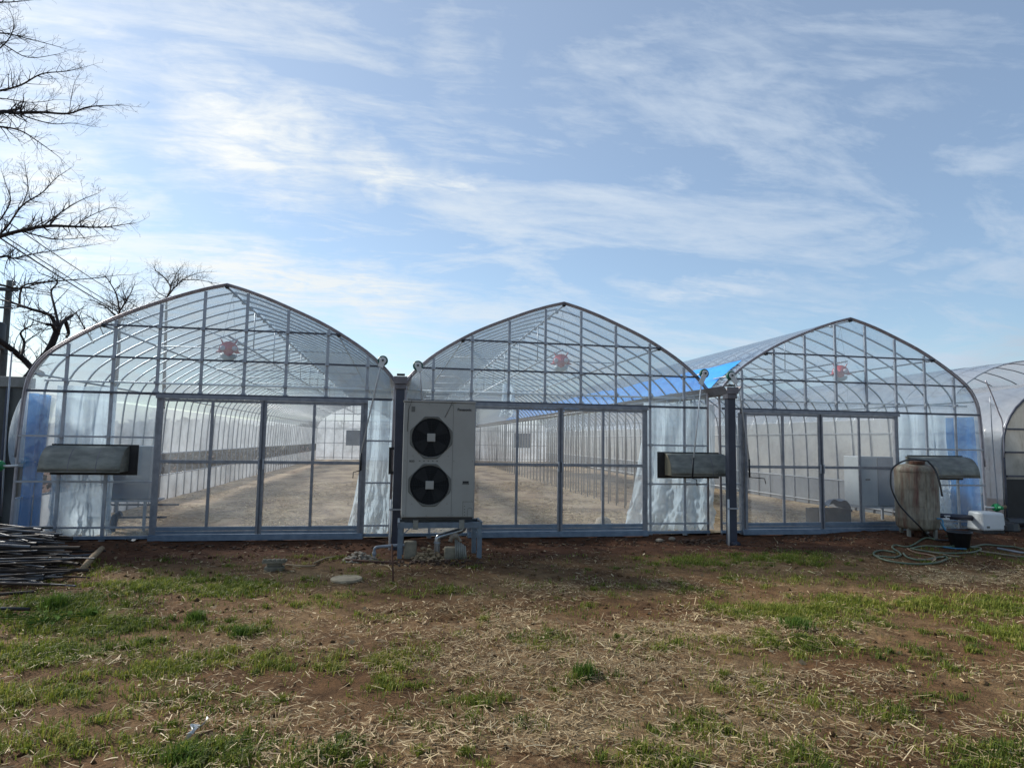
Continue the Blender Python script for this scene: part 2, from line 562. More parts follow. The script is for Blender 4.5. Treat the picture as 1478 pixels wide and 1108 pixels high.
def np_mesh(name, V, faces_flat, counts, mat, tint=None):
    me = bpy.data.meshes.new(name)
    me.vertices.add(len(V)); me.vertices.foreach_set('co', V.astype(np.float32).ravel())
    me.loops.add(len(faces_flat)); me.loops.foreach_set('vertex_index', faces_flat.astype(np.int32))
    starts = np.concatenate([[0], np.cumsum(counts)[:-1]]).astype(np.int32)
    me.polygons.add(len(counts)); me.polygons.foreach_set('loop_start', starts)
    try:
        me.polygons.foreach_set('loop_total', counts.astype(np.int32))
    except Exception:
        pass
    if tint is not None:
        at_ = me.attributes.new('tint', 'FLOAT', 'POINT')
        at_.data.foreach_set('value', tint.astype(np.float32))
    me.materials.append(mat)
    me.update(calc_edges=True)
    me.validate()
    ob = bpy.data.objects.new(name, me)
    COL.objects.link(ob)
    return ob


# ------------------------------------------------------------------ ground
def axis_steps(lo, hi, step, far_lo, far_hi):
    a = list(np.arange(lo, hi + 1e-6, step))
    s, x = step * 1.6, lo
    left = []
    while x > far_lo:
        x -= s; s *= 1.35; left.append(x)
    s, x = step * 1.6, hi
    right = []
    while x < far_hi:
        x += s; s *= 1.35; right.append(x)
    return np.array(left[::-1] + a + right)


xs = axis_steps(-1.5, 17.5, .05, -900, 900)
ys = axis_steps(-8.6, .2, .045, -300, 1500)
X, Y = np.meshgrid(xs, ys)
Z = ground_z(X, Y)
nx, ny = len(xs), len(ys)
V = np.stack([X.ravel(), Y.ravel(), Z.ravel()], 1)
ii, jj = np.meshgrid(np.arange(nx - 1), np.arange(ny - 1))
a = (jj * nx + ii).ravel()
fl = np.stack([a, a + 1, a + nx + 1, a + nx], 1).ravel()
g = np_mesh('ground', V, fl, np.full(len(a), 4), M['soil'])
GROUND = g
GROUND_XY = (X.ravel().copy(), Y.ravel().copy())
g.data.polygons.foreach_set('use_smooth', np.ones(len(a), bool))
tag(g, 'bare brown soil of the yard', kind='structure')

fx = np.arange(0.0, 16.21, .15); fy = np.arange(.04, 36.2, .15)
X, Y = np.meshgrid(fx, fy)
Z = -.035 + .05 * (fbm(X * .9, Y * .7, 31) - .5) + .03 * (fbm(X * 3, Y * 2, 35) - .5)
nx, ny = len(fx), len(fy)
ii, jj = np.meshgrid(np.arange(nx - 1), np.arange(ny - 1))
a = (jj * nx + ii).ravel()
fl = np.stack([a, a + 1, a + nx + 1, a + nx], 1).ravel()
g = np_mesh('greenhouse_floor', np.stack([X.ravel(), Y.ravel(), Z.ravel()], 1), fl, np.full(len(a), 4), M['floor'])
g.data.polygons.foreach_set('use_smooth', np.ones(len(a), bool))
tag(g, 'dry tan soil floor inside the greenhouses', kind='structure')

# ------------------------------------------------------------------ greenhouses
AX = [2.72, 8.09, 13.51]
LEN = 36.0
HALF = [(0, 3.82), (.28, 3.745), (.62, 3.63), (.98, 3.485), (1.36, 3.32), (1.7, 3.14), (2.12, 2.87), (2.42, 2.61), (2.60, 2.40)]
OUTER = [(0, 3.82), (.28, 3.745), (.62, 3.63), (.98, 3.485), (1.36, 3.32), (1.7, 3.14), (2.12, 2.88), (2.43, 2.64), (2.60, 2.40), (2.675, 2.12), (2.71, 1.5), (2.725, .9), (2.735, -.08)]


def side_curve(outer):
    return [(p[0], p[2]) for p in crom([(d, 0, z) for d, z in (OUTER if outer else HALF)], 3)]


def height_at(dx, outer=False):
    c = side_curve(outer)
    dx = abs(dx)
    for (a0, z0), (a1, z1) in zip(c, c[1:]):
        if a0 <= dx <= a1 and a1 > a0:
            return z0 + (z1 - z0) * (dx - a0) / (a1 - a0)
    return c[-1][1]


def profile(bay, leg=True):
    """front outline of a bay from left foot to right foot as (X, Z)"""
    ax = AX[bay]
    lo = bay == 0; ro = bay == 2
    L_ = side_curve(lo); R_ = side_curve(ro)
    left = [(ax - d, z) for d, z in L_[::-1]]
    right = [(ax + d, z) for d, z in R_[1:]]
    if leg:
        if not lo: left = [(ax - 2.585, -.08), (ax - 2.60, 2.30)] + left
        if not ro: right = right + [(ax + 2.60, 2.30), (ax + 2.585, -.08)]
    return left + right


houses = []
labels = ['clear film greenhouse bay at the left, its outer wall beside the pipe heap',
          'middle clear film greenhouse bay directly behind the outdoor air conditioner',
          'right clear film greenhouse bay with the blue tarpaulin on its roof']
DOORS = [(1.86, 3.36, 4.88), (6.55, 8.035, 9.53), (11.30, 12.80, 14.37)]
for b in range(3):
    ax = AX[b]
    G = thing('greenhouse', (ax, 0, 0), labels[b], 'greenhouse', 'joined arched film greenhouses')
    houses.append(G)
    prof = profile(b)
    # front arch with its film channel
    f = MB()
    f.tube([(x, -.005, z) for x, z in prof], .021, 8)
    f.tube([(x + (x - ax) * .006, -.032, z + .018) for x, z in prof if z > .9], .011, 6)
    f.build('front_arch', M['arch'], G, True)
    for k in range(1, 20):       # clamp clips along the arch
        pass
    # ribs
    rb = MB().tube([(x, 0, z) for x, z in prof], .0165, 6)
    rb.box(ax - .03, ax + .03, -.035, .035, 3.745, 3.795)
    first = None
    for k in range(1, 60):
        if first is None:
            first = rb.build('arch_rib', M['rib'], G, True)
            first.location = (0, .5 + .6 * (k - 1), 0)
        else:
            o = first.copy(); COL.objects.link(o); o.parent = G; o.location = (0, .5 + .6 * (k - 1), 0)
    # mullions
    offs = [-2.165, -1.54, -.925, -.31, .31, .925, 1.54, 2.165]
    d0, dm, d1 = DOORS[b]
    for dx in offs:
        x = ax + dx
        top = height_at(dx, (b == 0 and dx < 0) or (b == 2 and dx > 0)) - .03
        inside_door = d0 - .1 < x < d1 + .1
        bot = 2.10 if inside_door else -.06
        mb = MB().box(x - .0205, x + .0205, -.012, .018, bot, top)
        mb.box(x - .034, x + .034, -.02, .026, bot, bot + .05)
        for zc_ in (3.12, 2.64, 2.275, 1.455, .80):
            if bot + .1 < zc_ < top - .06:
                mb.box(x - .031, x + .031, -.049, -.0125, zc_ - .0215, zc_ + .0215)
        mb.build('mullion', M['galv'], G)
    # horizontal rails
    lo, ro = b == 0, b == 2
    lx = ax - (2.69 if lo else 2.56); rx = ax + (2.69 if ro else 2.56)

    def rail(name, x0, x1, z, r, y, mat, sq=True):
        mb = MB()
        if sq:
            mb.box(x0, x1, y - r * .7, y + r * .7, z - r, z + r)
        else:
            mb.tube([(x0, y, z), (x1, y, z)], r, 8)
        return mb.build(name, mat, G, not sq)

    def span(z):
        e = 2.7
        for q in np.arange(0, 2.74, .01):
            if height_at(q, True) <= z: e = q; break
        eo = min(e, 2.73)
        eg = min(eo, 2.585)
        return ax - (eo if lo else eg), ax + (eo if ro else eg)
    for z, r, y, mt in ((3.12, .0135, -.034, 'rail'), (2.64, .0135, -.034, 'rail'), (2.11, .018, -.036, 'rail')):
        x0, x1 = span(z)
        rail('film_rail', x0 + .02, x1 - .02, z, r, y, M[mt])
    x0, x1 = span(2.28)
    rail('hanging_rail', ax - 2.48 if lo else x0, ax + 2.50 if ro else x1, 2.275, .016, .07, M['whitedull'], False)
    for z in (1.455, .80, .14):
        for (x0, x1) in ((span(z)[0], d0 - .03), (d1 + .03, span(z)[1])):
            rail('lower_rail', x0, x1, z, .014, -.032, M['galv'])
    for (x0, x1) in ((span(.02)[0] - .02, d0 - .03), (d1 + .03, span(.02)[1] + .02)):
        rail('base_rail', x0, x1, -.005, .022, -.03, M['sill'])
    # purlins
    for dx, z, y0 in ((0, 3.785, .0), (-1.70, 3.105, .0), (1.70, 3.105, .0), (-2.59, 2.36, .02), (2.59, 2.36, .02), (.02, 3.05, .12)):
        MB().tube([(ax + dx, y0, z), (ax + dx, LEN, z)], .016, 6).build('purlin', M['rib'], G, True)
    for dx, z in ((0, 3.80), (-1.70, 3.12), (1.70, 3.12)):
        MB().lathe([(.02, -.05), (.028, -.045), (.028, .01), (.02, .014)], (ax + dx, -.01, z - .015), 10, 'y').build('purlin_cap', M['blackpl'], G, True)
    # trusses
    tr = MB().tube([(ax - 1.70, 0, 3.09), (ax + 1.70, 0, 3.09)], .012, 6)
    tr.tube([(ax, 0, 3.09), (ax, 0, 3.77)], .011, 6)
    tr.tube([(ax - .03, 0, 3.09), (ax - .98, 0, 3.47)], .008, 5) if b == 0 else None
    t0 = None
    for k in range(17):
        if t0 is None:
            t0 = tr.build('truss', M['rib'], G, True); t0.location = (0, 2.03, 0)
        else:
            o = t0.copy(); COL.objects.link(o); o.parent = G; o.location = (0, 2.03 + 2 * k, 0)
    # roof film
    rp = [(x, z) for x, z in profile(b, False) if z > (2.05 if (lo or ro) else 2.3)]
    yy = [0] + [.5 + .6 * k for k in range(0, 59)] + [LEN]
    P = []
    for y in yy:
        P.append([(x, y, z + .016) for x, z in rp])
    # slight sag of the sheet between ribs
    Q = []
    for y0_, y1_ in zip(yy, yy[1:]):
        Q.append([(x, y0_, z + .019) for x, z in rp]); Q.append([(x, (y0_ + y1_) / 2, z + .004) for x, z in rp])
    Q.append([(x, LEN, z + .016) for x, z in rp])
    MB().grid(Q).build('roof_film', M['film'], G, True)
    # gable film: above the doors and beside them
    mb = MB()
    up = [(x, z) for x, z in prof if z > 2.11]
    x0, x1 = span(2.11)
    pts = [(x0, 2.11)] + up + [(x1, 2.11)]
    mb.add([(x, .024, z) for x, z in pts], [tuple(range(len(pts)))])
    mb.add([(span(0)[0] + .01, .024, 0), (d0 - .03, .024, 0), (d0 - .03, .024, 2.11), (x0, .024, 2.11)], [(0, 1, 2, 3)])
    mb.add([(d1 + .03, .024, 0), (span(0)[1] - .01, .024, 0), (x1, .024, 2.11), (d1 + .03, .024, 2.11)], [(0, 1, 2, 3)])
    mb.build('gable_film', M['gable'], G)
    # side walls
    if lo or ro:
        sg = -1 if lo else 1
        sc = [(ax + sg * d, z) for d, z in OUTER]

        def xw(z):
            for (xa, za), (xb, zb) in zip(sc, sc[1:]):
                if zb <= z <= za: return xa + (xb - xa) * (za - z) / (za - zb)
            return sc[-1][0]

        def strip(name, za, zb, mat, y0, y1, out=.02, n=90):
            rows = []
            for z in np.linspace(za, zb, 7):
                rows.append([(xw(z) + sg * (out + .02 * (fbm(np.array([y * 1.7]), np.array([z * 2]), 4)[0] - .5)), y, z) for y in np.linspace(y0, y1, n)])
            return MB().grid(rows).build(name, mat, G, True)
        if lo:
            strip('side_film', 2.1, 1.06, M['side'], .03, LEN)
            strip('skirt_film', .55, -.05, M['skirt'], .03, LEN)
            zt = [1.06, .55]
        else:
            strip('side_film', 2.1, .66, M['sideB'], .03, LEN)
            strip('skirt_film', .62, -.05, M['skirtG'], .03, LEN)
            zt = [1.78, .64, .06]
        for z in zt:
            MB().tube([(xw(z), .05, z), (xw(z), LEN, z)], .016, 6).build('side_rail', M['whitedull'], G, True)
    # rear wall
    mb = MB()
    pts = prof
    mb.add([(x, LEN + .02, z) for x, z in pts], [tuple(range(len(pts)))])
    mb.build('rear_film', M['end'], G)
    mb = MB()
    for dx in offs:
        mb.box(ax + dx - .025, ax + dx + .025, LEN - .03, LEN, 0, height_at(dx))
    for z in (3.12, 2.64, 2.1, 1.1, .1):
        x0, x1 = span(z); mb.box(x0, x1, LEN - .05, LEN - .03, z - .02, z + .02)
    mb.build('rear_frame', M['galv'], G)
    fxp = ax - .1 if b != 2 else ax + .9
    ef = MB().box(fxp - .62, fxp + .62, LEN - .45, LEN - .06, .95, 2.0).build('exhaust_fan', M['cabinet'], G, False, .01)
    # doors
    H = MB()
    H.box(d0 - .03, d1 + .03, -.105, -.045, 2.045, 2.10)
    H.box(d0 - .03, d1 + .03, -.118, -.105, 2.04, 2.075)
    H.build('door_header', M['door'], G)
    for x in (d0, d1):
        MB().box(x - .03, x + .03, -.06, .02, -.05, 2.045).build('door_jamb', M['door'], G)
    S = MB()
    S.box(d0 - .02, d1 + .02, -.10, -.03, -.05, .035)
    S.box(d0 - .02, d1 + .02, -.125, -.10, -.05, .012)
    S.build('door_sill', M['sill'], G)
    for i, (xa, xb) in enumerate(((d0 + .03, dm - .002), (dm + .002, d1 - .03))):
        y0 = -.095; y1 = -.062
        D = MB()
        w = .042
        D.box(xa, xa + w, y0, y1, .04, 2.04); D.box(xb - w, xb, y0, y1, .04, 2.04)
        D.box(xa + w, xb - w, y0 + .002, y1 - .002, 2.0, 2.038)
        D.box(xa + w, xb - w, y0 - .004, y1 - .002, 1.085, 1.13)
        xm = (xa + xb) / 2
        D.box(xm - .02, xm + .02, y0 + .003, y1 - .003, .15, 1.083); D.box(xm - .02, xm + .02, y0 + .003, y1 - .003, 1.132, 2.0)
        dl = D.build('door', M['door'], G)
        K = MB()
        K.box(xa + w, xb - w, y0 - .003, y1 - .003, .045, .085); K.box(xa + w, xb - w, y0 - .001, y1 - .003, .092, .148)
        K.build('bottom_rail', M['sill'], dl)
        rows = []
        MB().grid([[(x, -.075 + .004 * math.sin(x * 9 + z * 3), z) for x in np.linspace(xa + .02, xb - .02, 12)] for z in np.linspace(.1, 2.02, 14)]).build('door_film', M['pane'], dl, True)
        hx = xb - .03 if i == 0 else xa + .03
        MB().box(hx - .012, hx + .012, y0 - .03, y0 - .004, 1.0, 1.16).build('handle', M['galv'], dl, False, .004)
    MB().box(dm - .006, dm + .006, -.112, -.099, .04, 2.04).build('meeting_strip', M['rail'], G)


# vent hoods on the gable walls
def hood(G, x0, x1, open_side, fx0, fx1):
    rows = []
    n = 10
    for k in range(n + 1):
        t = k / n
        a = t * math.pi / 2
        y = -.055 - .30 * math.sin(a) ** .9
        z = 1.315 - .36 * (1 - math.cos(a))
        sl = .06 * t
        rows.append([(x0 - (sl if open_side < 0 else 0) * 0 + (x1 - x0) * u, y, z) for u in np.linspace(0, 1, 9)])
    mb = MB().grid(rows)
    ob = mb.build('vent_hood', M['hood'], G, True)
    so = ob.modifiers.new('thick', 'SOLIDIFY'); so.thickness = .006
    lip = MB().tube([(x0, rows[-1][0][1] - .004, rows[-1][0][2]), (x1, rows[-1][0][1] - .004, rows[-1][0][2])], .008, 6)
    lip.tube([(x0, -.06, 1.318), (x1, -.06, 1.318)], .007, 6)
    for q in np.linspace(x0 + .06, x1 - .06, 6):
        lip.lathe([(.003, -.006), (.009, -.004), (.009, .004)], (q, rows[-2][0][1] - .004, rows[-2][0][2]), 8, 'y')
    lip.build('hood_lip', M['bracket'], ob, True)
    sm2 = MB()
    for q in (x0 + (x1 - x0) * .36, x0 + (x1 - x0) * .7):
        sm2.grid([[(q + e, r_[0][1] - .0075, r_[0][2] + .003) for e in (-.006, .006)] for r_ in rows])
    sm2.build('seam', M['gutter'], ob)
    fr = MB()
    fr.box(fx0, fx1, -.056, -.04, 1.315, 1.345); fr.box(fx0, fx1, -.056, -.04, .90, .93)
    fr.box(fx0, fx0 + .03, -.056, -.04, .93, 1.315); fr.box(fx1 - .03, fx1, -.056, -.04, .93, 1.315)
    fr.build('hood_frame', M['black'], ob)
    for xc in (x0 + .012, x1 - .012):
        pts = [(xc, r[0][1], r[0][2]) for r in rows] + [(xc, -.055, rows[-1][0][2])]
        pts2 = [(p[0] + .012, p[1], p[2]) for p in pts]
        c = MB()
        k = len(pts)
        c.add(pts + pts2, [tuple(range(k)), tuple(range(2 * k - 1, k - 1, -1))] + [(i, (i + 1) % k, (i + 1) % k + k, i + k) for i in range(k)])
        c.build('hood_cheek', M['cheeklit' if open_side < 0 else 'hood'], ob)  # light put into the cheek colour: beige where lit, grey where shaded
    MB().box(fx0 + .03, fx1 - .03, -.05, -.042, .93, 1.315).build('vent_shutter', M['blackpl'], ob)


hood(houses[0], .44, 1.50, 1, .46, 1.62)
hood(houses[1], 9.86, 10.92, -1, 9.74, 10.86)
hood(houses[2], 14.52, 15.80, 1, 14.58, 15.74)
hood(houses[1], 5.66, 6.42, -1, 5.60, 6.5)
bx = MB()
bx.box(5.26, 5.30, -.10, -.05, .94, 1.36); bx.box(5.30, 5.40, -.10, -.05, 1.32, 1.36); bx.box(5.30, 5.40, -.10, -.05, .94, .99)
bo = bx.build('bracket_frame', M['black'], houses[0])


# ------------------------------------------------------------------ hand winders for the roof vents
def winder(wx, wz, pts, crank, label, hub_dir):
    t = thing('winder', (wx, -.12, wz - 1.6), label, 'winder', 'hand winders of the roof vents')
    MB().lathe([(.02, -.03), (.075, -.03), (.08, -.022), (.08, .022), (.075, .03), (.02, .03)], (wx, -.12, wz), 24, 'y').build('gear_wheel', M['dgreen'], t, False)
    p0 = Vector(pts[0])
    d = (p0 - Vector((wx, -.12, wz))); d.y = 0
    mb = MB().lathe([(.02, -.005), (.052, -.005), (.056, 0), (.05, .012), (.02, .016)], (wx, -.163, wz), 22, 'y')
    mb.beam((wx, -.158, wz), (wx + d.x * .9, -.158, wz + d.z * .9), .085, .025)
    mb.build('gear_cover', M['white'], t, False, .004)
    MB().lathe([(.006, -.01), (.016, -.01), (.016, .01), (.006, .01)], (wx, -.178, wz), 12, 'y').build('axle', M['black'], t)
    MB().tube([(wx, -.11, wz), (wx, .5, wz)], .011, 8).build('drive_pipe', M['galv'], t, True)
    rod = MB().tube([(wx + d.x * .85, -.15, wz + d.z * .85)] + list(pts), .011, 8).build('crank_rod', M['whitedull'], t, True)
    if crank:
        a, b_, c_, e_ = crank
        MB().tube([a, b_], .015, 8).build('grip', M['black'], t, True)
        MB().tube([b_, c_, e_], .008, 6).build('crank_handle', M['black'], t, True)


V3 = lambda x, z, y=-.15: Vector((x, y, z))
winder(5.12, 2.72, [V3(5.08, 2.60), V3(4.83, 1.24)], (V3(4.835, 1.26), V3(4.84, 1.0), V3(4.73, .97), V3(4.725, .88)), 'green and white hand winder on the left bay with crank hanging by its door', 1)
winder(5.67, 2.66, [V3(5.71, 2.55), V3(5.78, 1.9)], None, 'green and white winder above the air conditioner, its rod running down behind it', 1)
_q = [at(1012, 556, -.2), at(1001, 662, -.44), at(999.5, 690, -.46)]
winder(10.57, 2.70, _q[:2], (_q[1] + Vector((0, 0, .02)), _q[2], _q[2] + Vector((.06, -.02, -.02)), _q[2] + Vector((.07, -.02, -.12))), 'green and white winder with its long rod crossing the vent hood in the middle bay', 1)
winder(11.07, 2.68, [V3(11.16, 2.52), V3(11.21, 2.41), V3(11.38, 1.21)], (V3(11.375, 1.24), V3(11.38, .93), V3(11.66, .91), V3(11.68, .82)), 'green and white winder at the left edge of the right bay, crank before the door', 1)


# side wall winders
def side_winder(x, z, sgn, label, y=-.22):
    t = thing('roll_up_winder', (x, y, z), label, 'winder', 'side wall roll up winders')
    MB().lathe([(.02, -.05), (.06, -.05), (.075, -.02), (.075, .02), (.05, .05), (.02, .05)], (x, y, z), 14, 'x').lathe([(.02, 0), (.04, 0), (.035, -.12), (.015, -.13)], (x, y, z), 10, 'y').build('gear_case', M['green'], t)
    MB().tube([(x, y, z), (x - sgn * .10, y, z - .005), (x - sgn * .22, y + .02, z + .005)], .017, 8).build('drive_pipe', M['white'], t, True)
    MB().tube([(x + sgn * .06, y, z), (x + sgn * .2, y, z + .01)], [.02, .035], 8).build('handle', M['wood'], t, True)
    MB().tube([(x, y, z - .05), (x + sgn * .05, y - .02, z - .22)], .01, 6).build('guide_rod', M['galv'], t, True)


p = at(3, 672, -.3); side_winder(p.x - .03, p.z, -1, 'green roll up winder beside the left wall of the left bay', -.3)
p = at(1438, 732, -.1); side_winder(p.x, p.z, 1, 'green roll up winder with wooden handle above the white pump cover', -.1)
# white loose flap of film outside the left wall
rows = []
for z in np.linspace(2.05, 1.0, 12):
    t = (2.05 - z) / 1.05
    xo = -.02 - .16 * math.sin(t * math.pi) ** .8 - .06 * t
    rows.append([(xo - .05 * math.sin(y * 7 + z * 3), .05 + y, z) for y in np.linspace(0, .9, 12)])
o = MB().grid(rows).build('loose_film', M['curtain'], None, True)
tag(o, 'loose white film flap hanging outside the left wall of the left bay', 'film sheet')

# ------------------------------------------------------------------ gutters and downpipes
for gx, lab in ((5.405, 'gutter and dark downpipe between left and middle bay, beside the air conditioner'),
                (10.80, 'gutter and dark downpipe between middle and right bay')):
    t = thing('roof_gutter', (gx, -.57, gz(gx, -.57)), lab, 'gutter', 'valley gutters with downpipes')
    mb = MB()
    sec = [(-.17, 2.44), (-.155, 2.45), (-.075, 2.33), (.075, 2.33), (.155, 2.45), (.17, 2.44), (.085, 2.315), (-.085, 2.315)]
    k = len(sec)
    pts = [(gx + a, -.66, z) for a, z in sec] + [(gx + a, LEN, z) for a, z in sec]
    mb.add(pts, [tuple(range(k)), tuple(range(2 * k - 1, k - 1, -1))] + [(i, i + k, (i + 1) % k + k, (i + 1) % k) for i in range(k)])
    mb.box(gx - .10, gx + .10, -.672, -.662, 2.32, 2.43)
    mb.build('trough', M['gutter'], t)
    zb = gz(gx, -.57) - .02
    MB().box(gx - .066, gx + .066, -.635, -.505, zb, 2.314).build('downpipe', M['slate'], t, False, .012)
    MB().box(gx - .085, gx + .085, -.655, -.485, 2.24, 2.313).build('pipe_collar', M['gutter'], t, False, .006)
    sx_ = -1
    MB().tube([(gx - .088, -.64, zb), (gx - .088, -.64, .60)], .017, 8).build('drain_tube', M['white'], t, True)
    MB().box(gx - .108, gx + .075, -.662, -.652, .44, .465).build('clip', M['galv'], t)
    MB().box(gx - .06, gx + .06, -.64, -.5, 2.452, 2.475).build('leaf_guard', M['black'], t)
    if gx > 8:
        MB().tube([(gx, -.57, zb + .05), (gx + .02, -.72, zb + .045)], .06, 12).build('outlet', M['navy'], t, True)

# ------------------------------------------------------------------ hanging ladybird shaped fans
for i, (cx, cz) in enumerate(((2.72, 2.86), (8.12, 2.87), (13.49, 2.87))):
    y = .26
    t = thing('circulation_fan', (cx, y, cz - .16), ['red bug shaped circulation fan hung inside the left bay', 'red bug shaped circulation fan hung inside the middle bay', 'red bug shaped circulation fan hung inside the right bay'][i], 'fan', 'bug shaped circulation fans')
    n = 28
    sh = MB()
    front = []; back = []
    for k in range(n + 1):          # dome upper edge
        a = math.pi * (1 - k / n)
        front.append((cx + .145 * math.cos(a), cz - .03 + .15 * math.sin(a)))
    low = [(cx + .185, cz - .055), (cx + .12, cz - .065), (cx + .075, cz - .05), (cx + .05, cz - .09), (cx, cz - .115), (cx - .05, cz - .09), (cx - .075, cz - .05), (cx - .12, cz - .065), (cx - .185, cz - .055)]
    ol = front + low
    k = len(ol)
    c = (cx, cz - .02)
    vs = [(x, y - .02, z) for x, z in ol] + [(x, y + .03, z) for x, z in ol]
    vs.append((cx, y - .11, cz + .0))
    fs = [(i2, (i2 + 1) % k, 2 * k) for i2 in range(k)] + [(i2 + k, (i2 + 1) % k + k, (i2 + 1) % k, i2) for i2 in range(k)] + [tuple(range(2 * k - 1, k - 1, -1))]
    sh.add(vs, fs)
    for s in (-1, 1):
        sh.tube([(cx + s * .085, y, cz + .09), (cx + s * .125, y - .01, cz + .16)], [.014, .005], 6)
    sh.build('hood', M['red'], t)
    for s in (-1, 1):
        MB().lathe([(.012, -.03), (.035, -.024), (.042, 0), (.04, .05)], (cx + s * .085, y - .062, cz + .005), 16, 'y').build('eye', M['redeye'], t, True)
    MB().lathe([(.03, -.085), (.08, -.07), (.115, -.035), (.125, .01), (.11, .01)], (cx, y + .12, cz - .085), 24, 'z').build('bowl', M['bowl'], t, True)
    rp = MB()
    for s in (-1, 1):
        rp.tube([(cx + s * .10, y, cz + .1), (cx + .02, y + .05, 3.74)], .0025, 4)
        rp.tube([(cx + s * .11, y, cz - .13), (cx + s * .11, y + .02, 2.1)], .0022, 4)
    rp.build('cord', M['grpipe'], t)
    t.rotation_euler = (0, 0, R((13, -14, -36)[i]))


# ------------------------------------------------------------------ hanging film curtains
def curtain(x0, x1, bx0, bx1, y, z0, z1, folds, seed, label, mat='curtain', amp=.06, depth=(0, 0)):
    rows = []
    nu, nv = 90, 70
    for v in np.linspace(0, 1, nv):
        z = z1 + (z0 - z1) * v
        w = v ** 2.2
        row = []
        for u in np.linspace(0, 1, nu):
            xx = (x0 + (x1 - x0) * u) * (1 - w) + (bx0 + (bx1 - bx0) * u) * w
            n1 = fbm(np.array([u * folds]), np.array([v * 2.0]), seed)[0] - .5
            n2 = fbm(np.array([u * folds * 3]), np.array([v * 9]), seed + 3)[0] - .5
            n3 = fbm(np.array([u * folds * 2.2 + v * 2]), np.array([v * 14 - u * 5]), seed + 7)[0] - .5
            cr3 = max(0.0, v - .45) / .55
            yy = y + depth[0] * u + amp * (1 + v) * (math.sin(u * folds * 2.4 + 3 * n1 + v) * .5 + n1 * 1.4) + .10 * n2 * (v ** 3) + .34 * n3 * cr3
            zz = z + (.06 * n2 * v ** 3) - .03 * abs(n1) + .10 * n3 * cr3 * (1 - v)
            row.append((xx + .03 * n1 * v, yy, zz))
        rows.append(row)
    o = MB().grid(rows).build('film_curtain', M[mat], None, True)
    return tag(o, label, 'film curtain', 'bunched film curtains behind the gable walls')


curtain(.30, 1.15, .25, 1.22, .30, -.02, 2.22, 7, 1, 'whitish bunched film curtain inside the left bay behind its vent hood')
curtain(4.86, 5.36, 4.62, 5.36, .28, -.02, 2.12, 6, 2, 'narrow bunched film curtain between the left bay door and the downpipe')
curtain(9.62, 10.98, 9.22, 10.92, .30, -.02, 2.2, 9, 3, 'wide crumpled film curtain in the middle bay spilling towards its door')
curtain(14.75, 15.75, 14.9, 15.85, .32, -.02, 2.15, 7, 5, 'bluish film curtain in the right bay behind the rusty tank')
curtain(8.05, 8.35, 7.95, 8.45, 6.0, 2.1, 2.95, 4, 6, 'short gathered film bundle hanging high in the middle bay')


def blue_side(x, lab, xs2):
    rows = []
    for z in np.linspace(2.08, .0, 20):
        rows.append([(x + xs2 * (1 - z / 2.1) * .05 + .025 * math.sin(y * 22 + z), y, z) for y in np.linspace(.06, .72, 24)])
    o = MB().grid(rows).build('blue_sheet', M['bluefilm'], None, True)
    return tag(o, lab, 'plastic sheet', 'blue sheets lining the outer walls')


blue_side(.06, 'blue plastic sheet lining the left outer wall by the pipe heap', -1)
blue_side(16.15, 'blue plastic sheet lining the right outer wall near the white pump cover', 1)

# blue tarpaulin on the right bay's left roof slope
rows = []
ysx = [.35 + .25 * k for k in range(90)]
for s in np.linspace(0, 1, 12):
    row = []
    for y in ysx:
        top = 2.99 + .05 * (fbm(np.array([y * .5]), np.array([1.0]), 8)[0] - .5) - .02 * math.sin(y * 1.1)
        zt = 2.46 + (top - 2.46) * s
        # invert the roof profile
        dx = 2.6
        for q in np.arange(1.2, 2.61, .01):
            if height_at(q) <= zt: dx = q; break
        row.append((13.51 - dx - .012, y, zt + .035 + .012 * math.sin(y * 4 + s * 5) + .03 * (fbm(np.array([y * 2.3]), np.array([s * 4]), 13)[0] - .5)))
    rows.append(row)
o = MB().grid(rows).build('blue_tarpaulin', M['bluetarp'], None, True)
tag(o, 'bright blue tarpaulin strip laid on the roof slope above the gutter', 'tarpaulin')


# ------------------------------------------------------------------ indoor cabinets and clutter
def cabinet(x0, xs_, x1, y0, y1, z0, z1, label, flip=False):
    t = thing('air_heater', ((x0 + x1) / 2, (y0 + y1) / 2, -.03), label, 'heater', 'cabinet heaters inside the greenhouse')
    MB().box(x0, xs_, y0, y1, z0, z1).build('front_panel', M['cabfront'], t, False, .012)
    MB().box(xs_ + .003, x1, y0 - .012, y1, z0 + .004, z1 - .006).build('side_panel', M['cabinet'], t, False, .012)
    MB().box(x0 + .1, x0 + .2, y0 - .012, y0 - .002, z0 + (z1 - z0) * .52, z0 + (z1 - z0) * .55).build('handle', M['black'], t)
    for a in (x0 + .05, x1 - .09):
        for c_ in (y0 + .03, y1 - .07):
            MB().box(a, a + .04, c_, c_ + .04, -.06, z0 - .035).build('leg', M['galv'], t)
    MB().box(x0, x1 + .1, y0 - .02, y1 + .02, z0 - .034, z0 - .003).build('stand_frame', M['galv'], t)


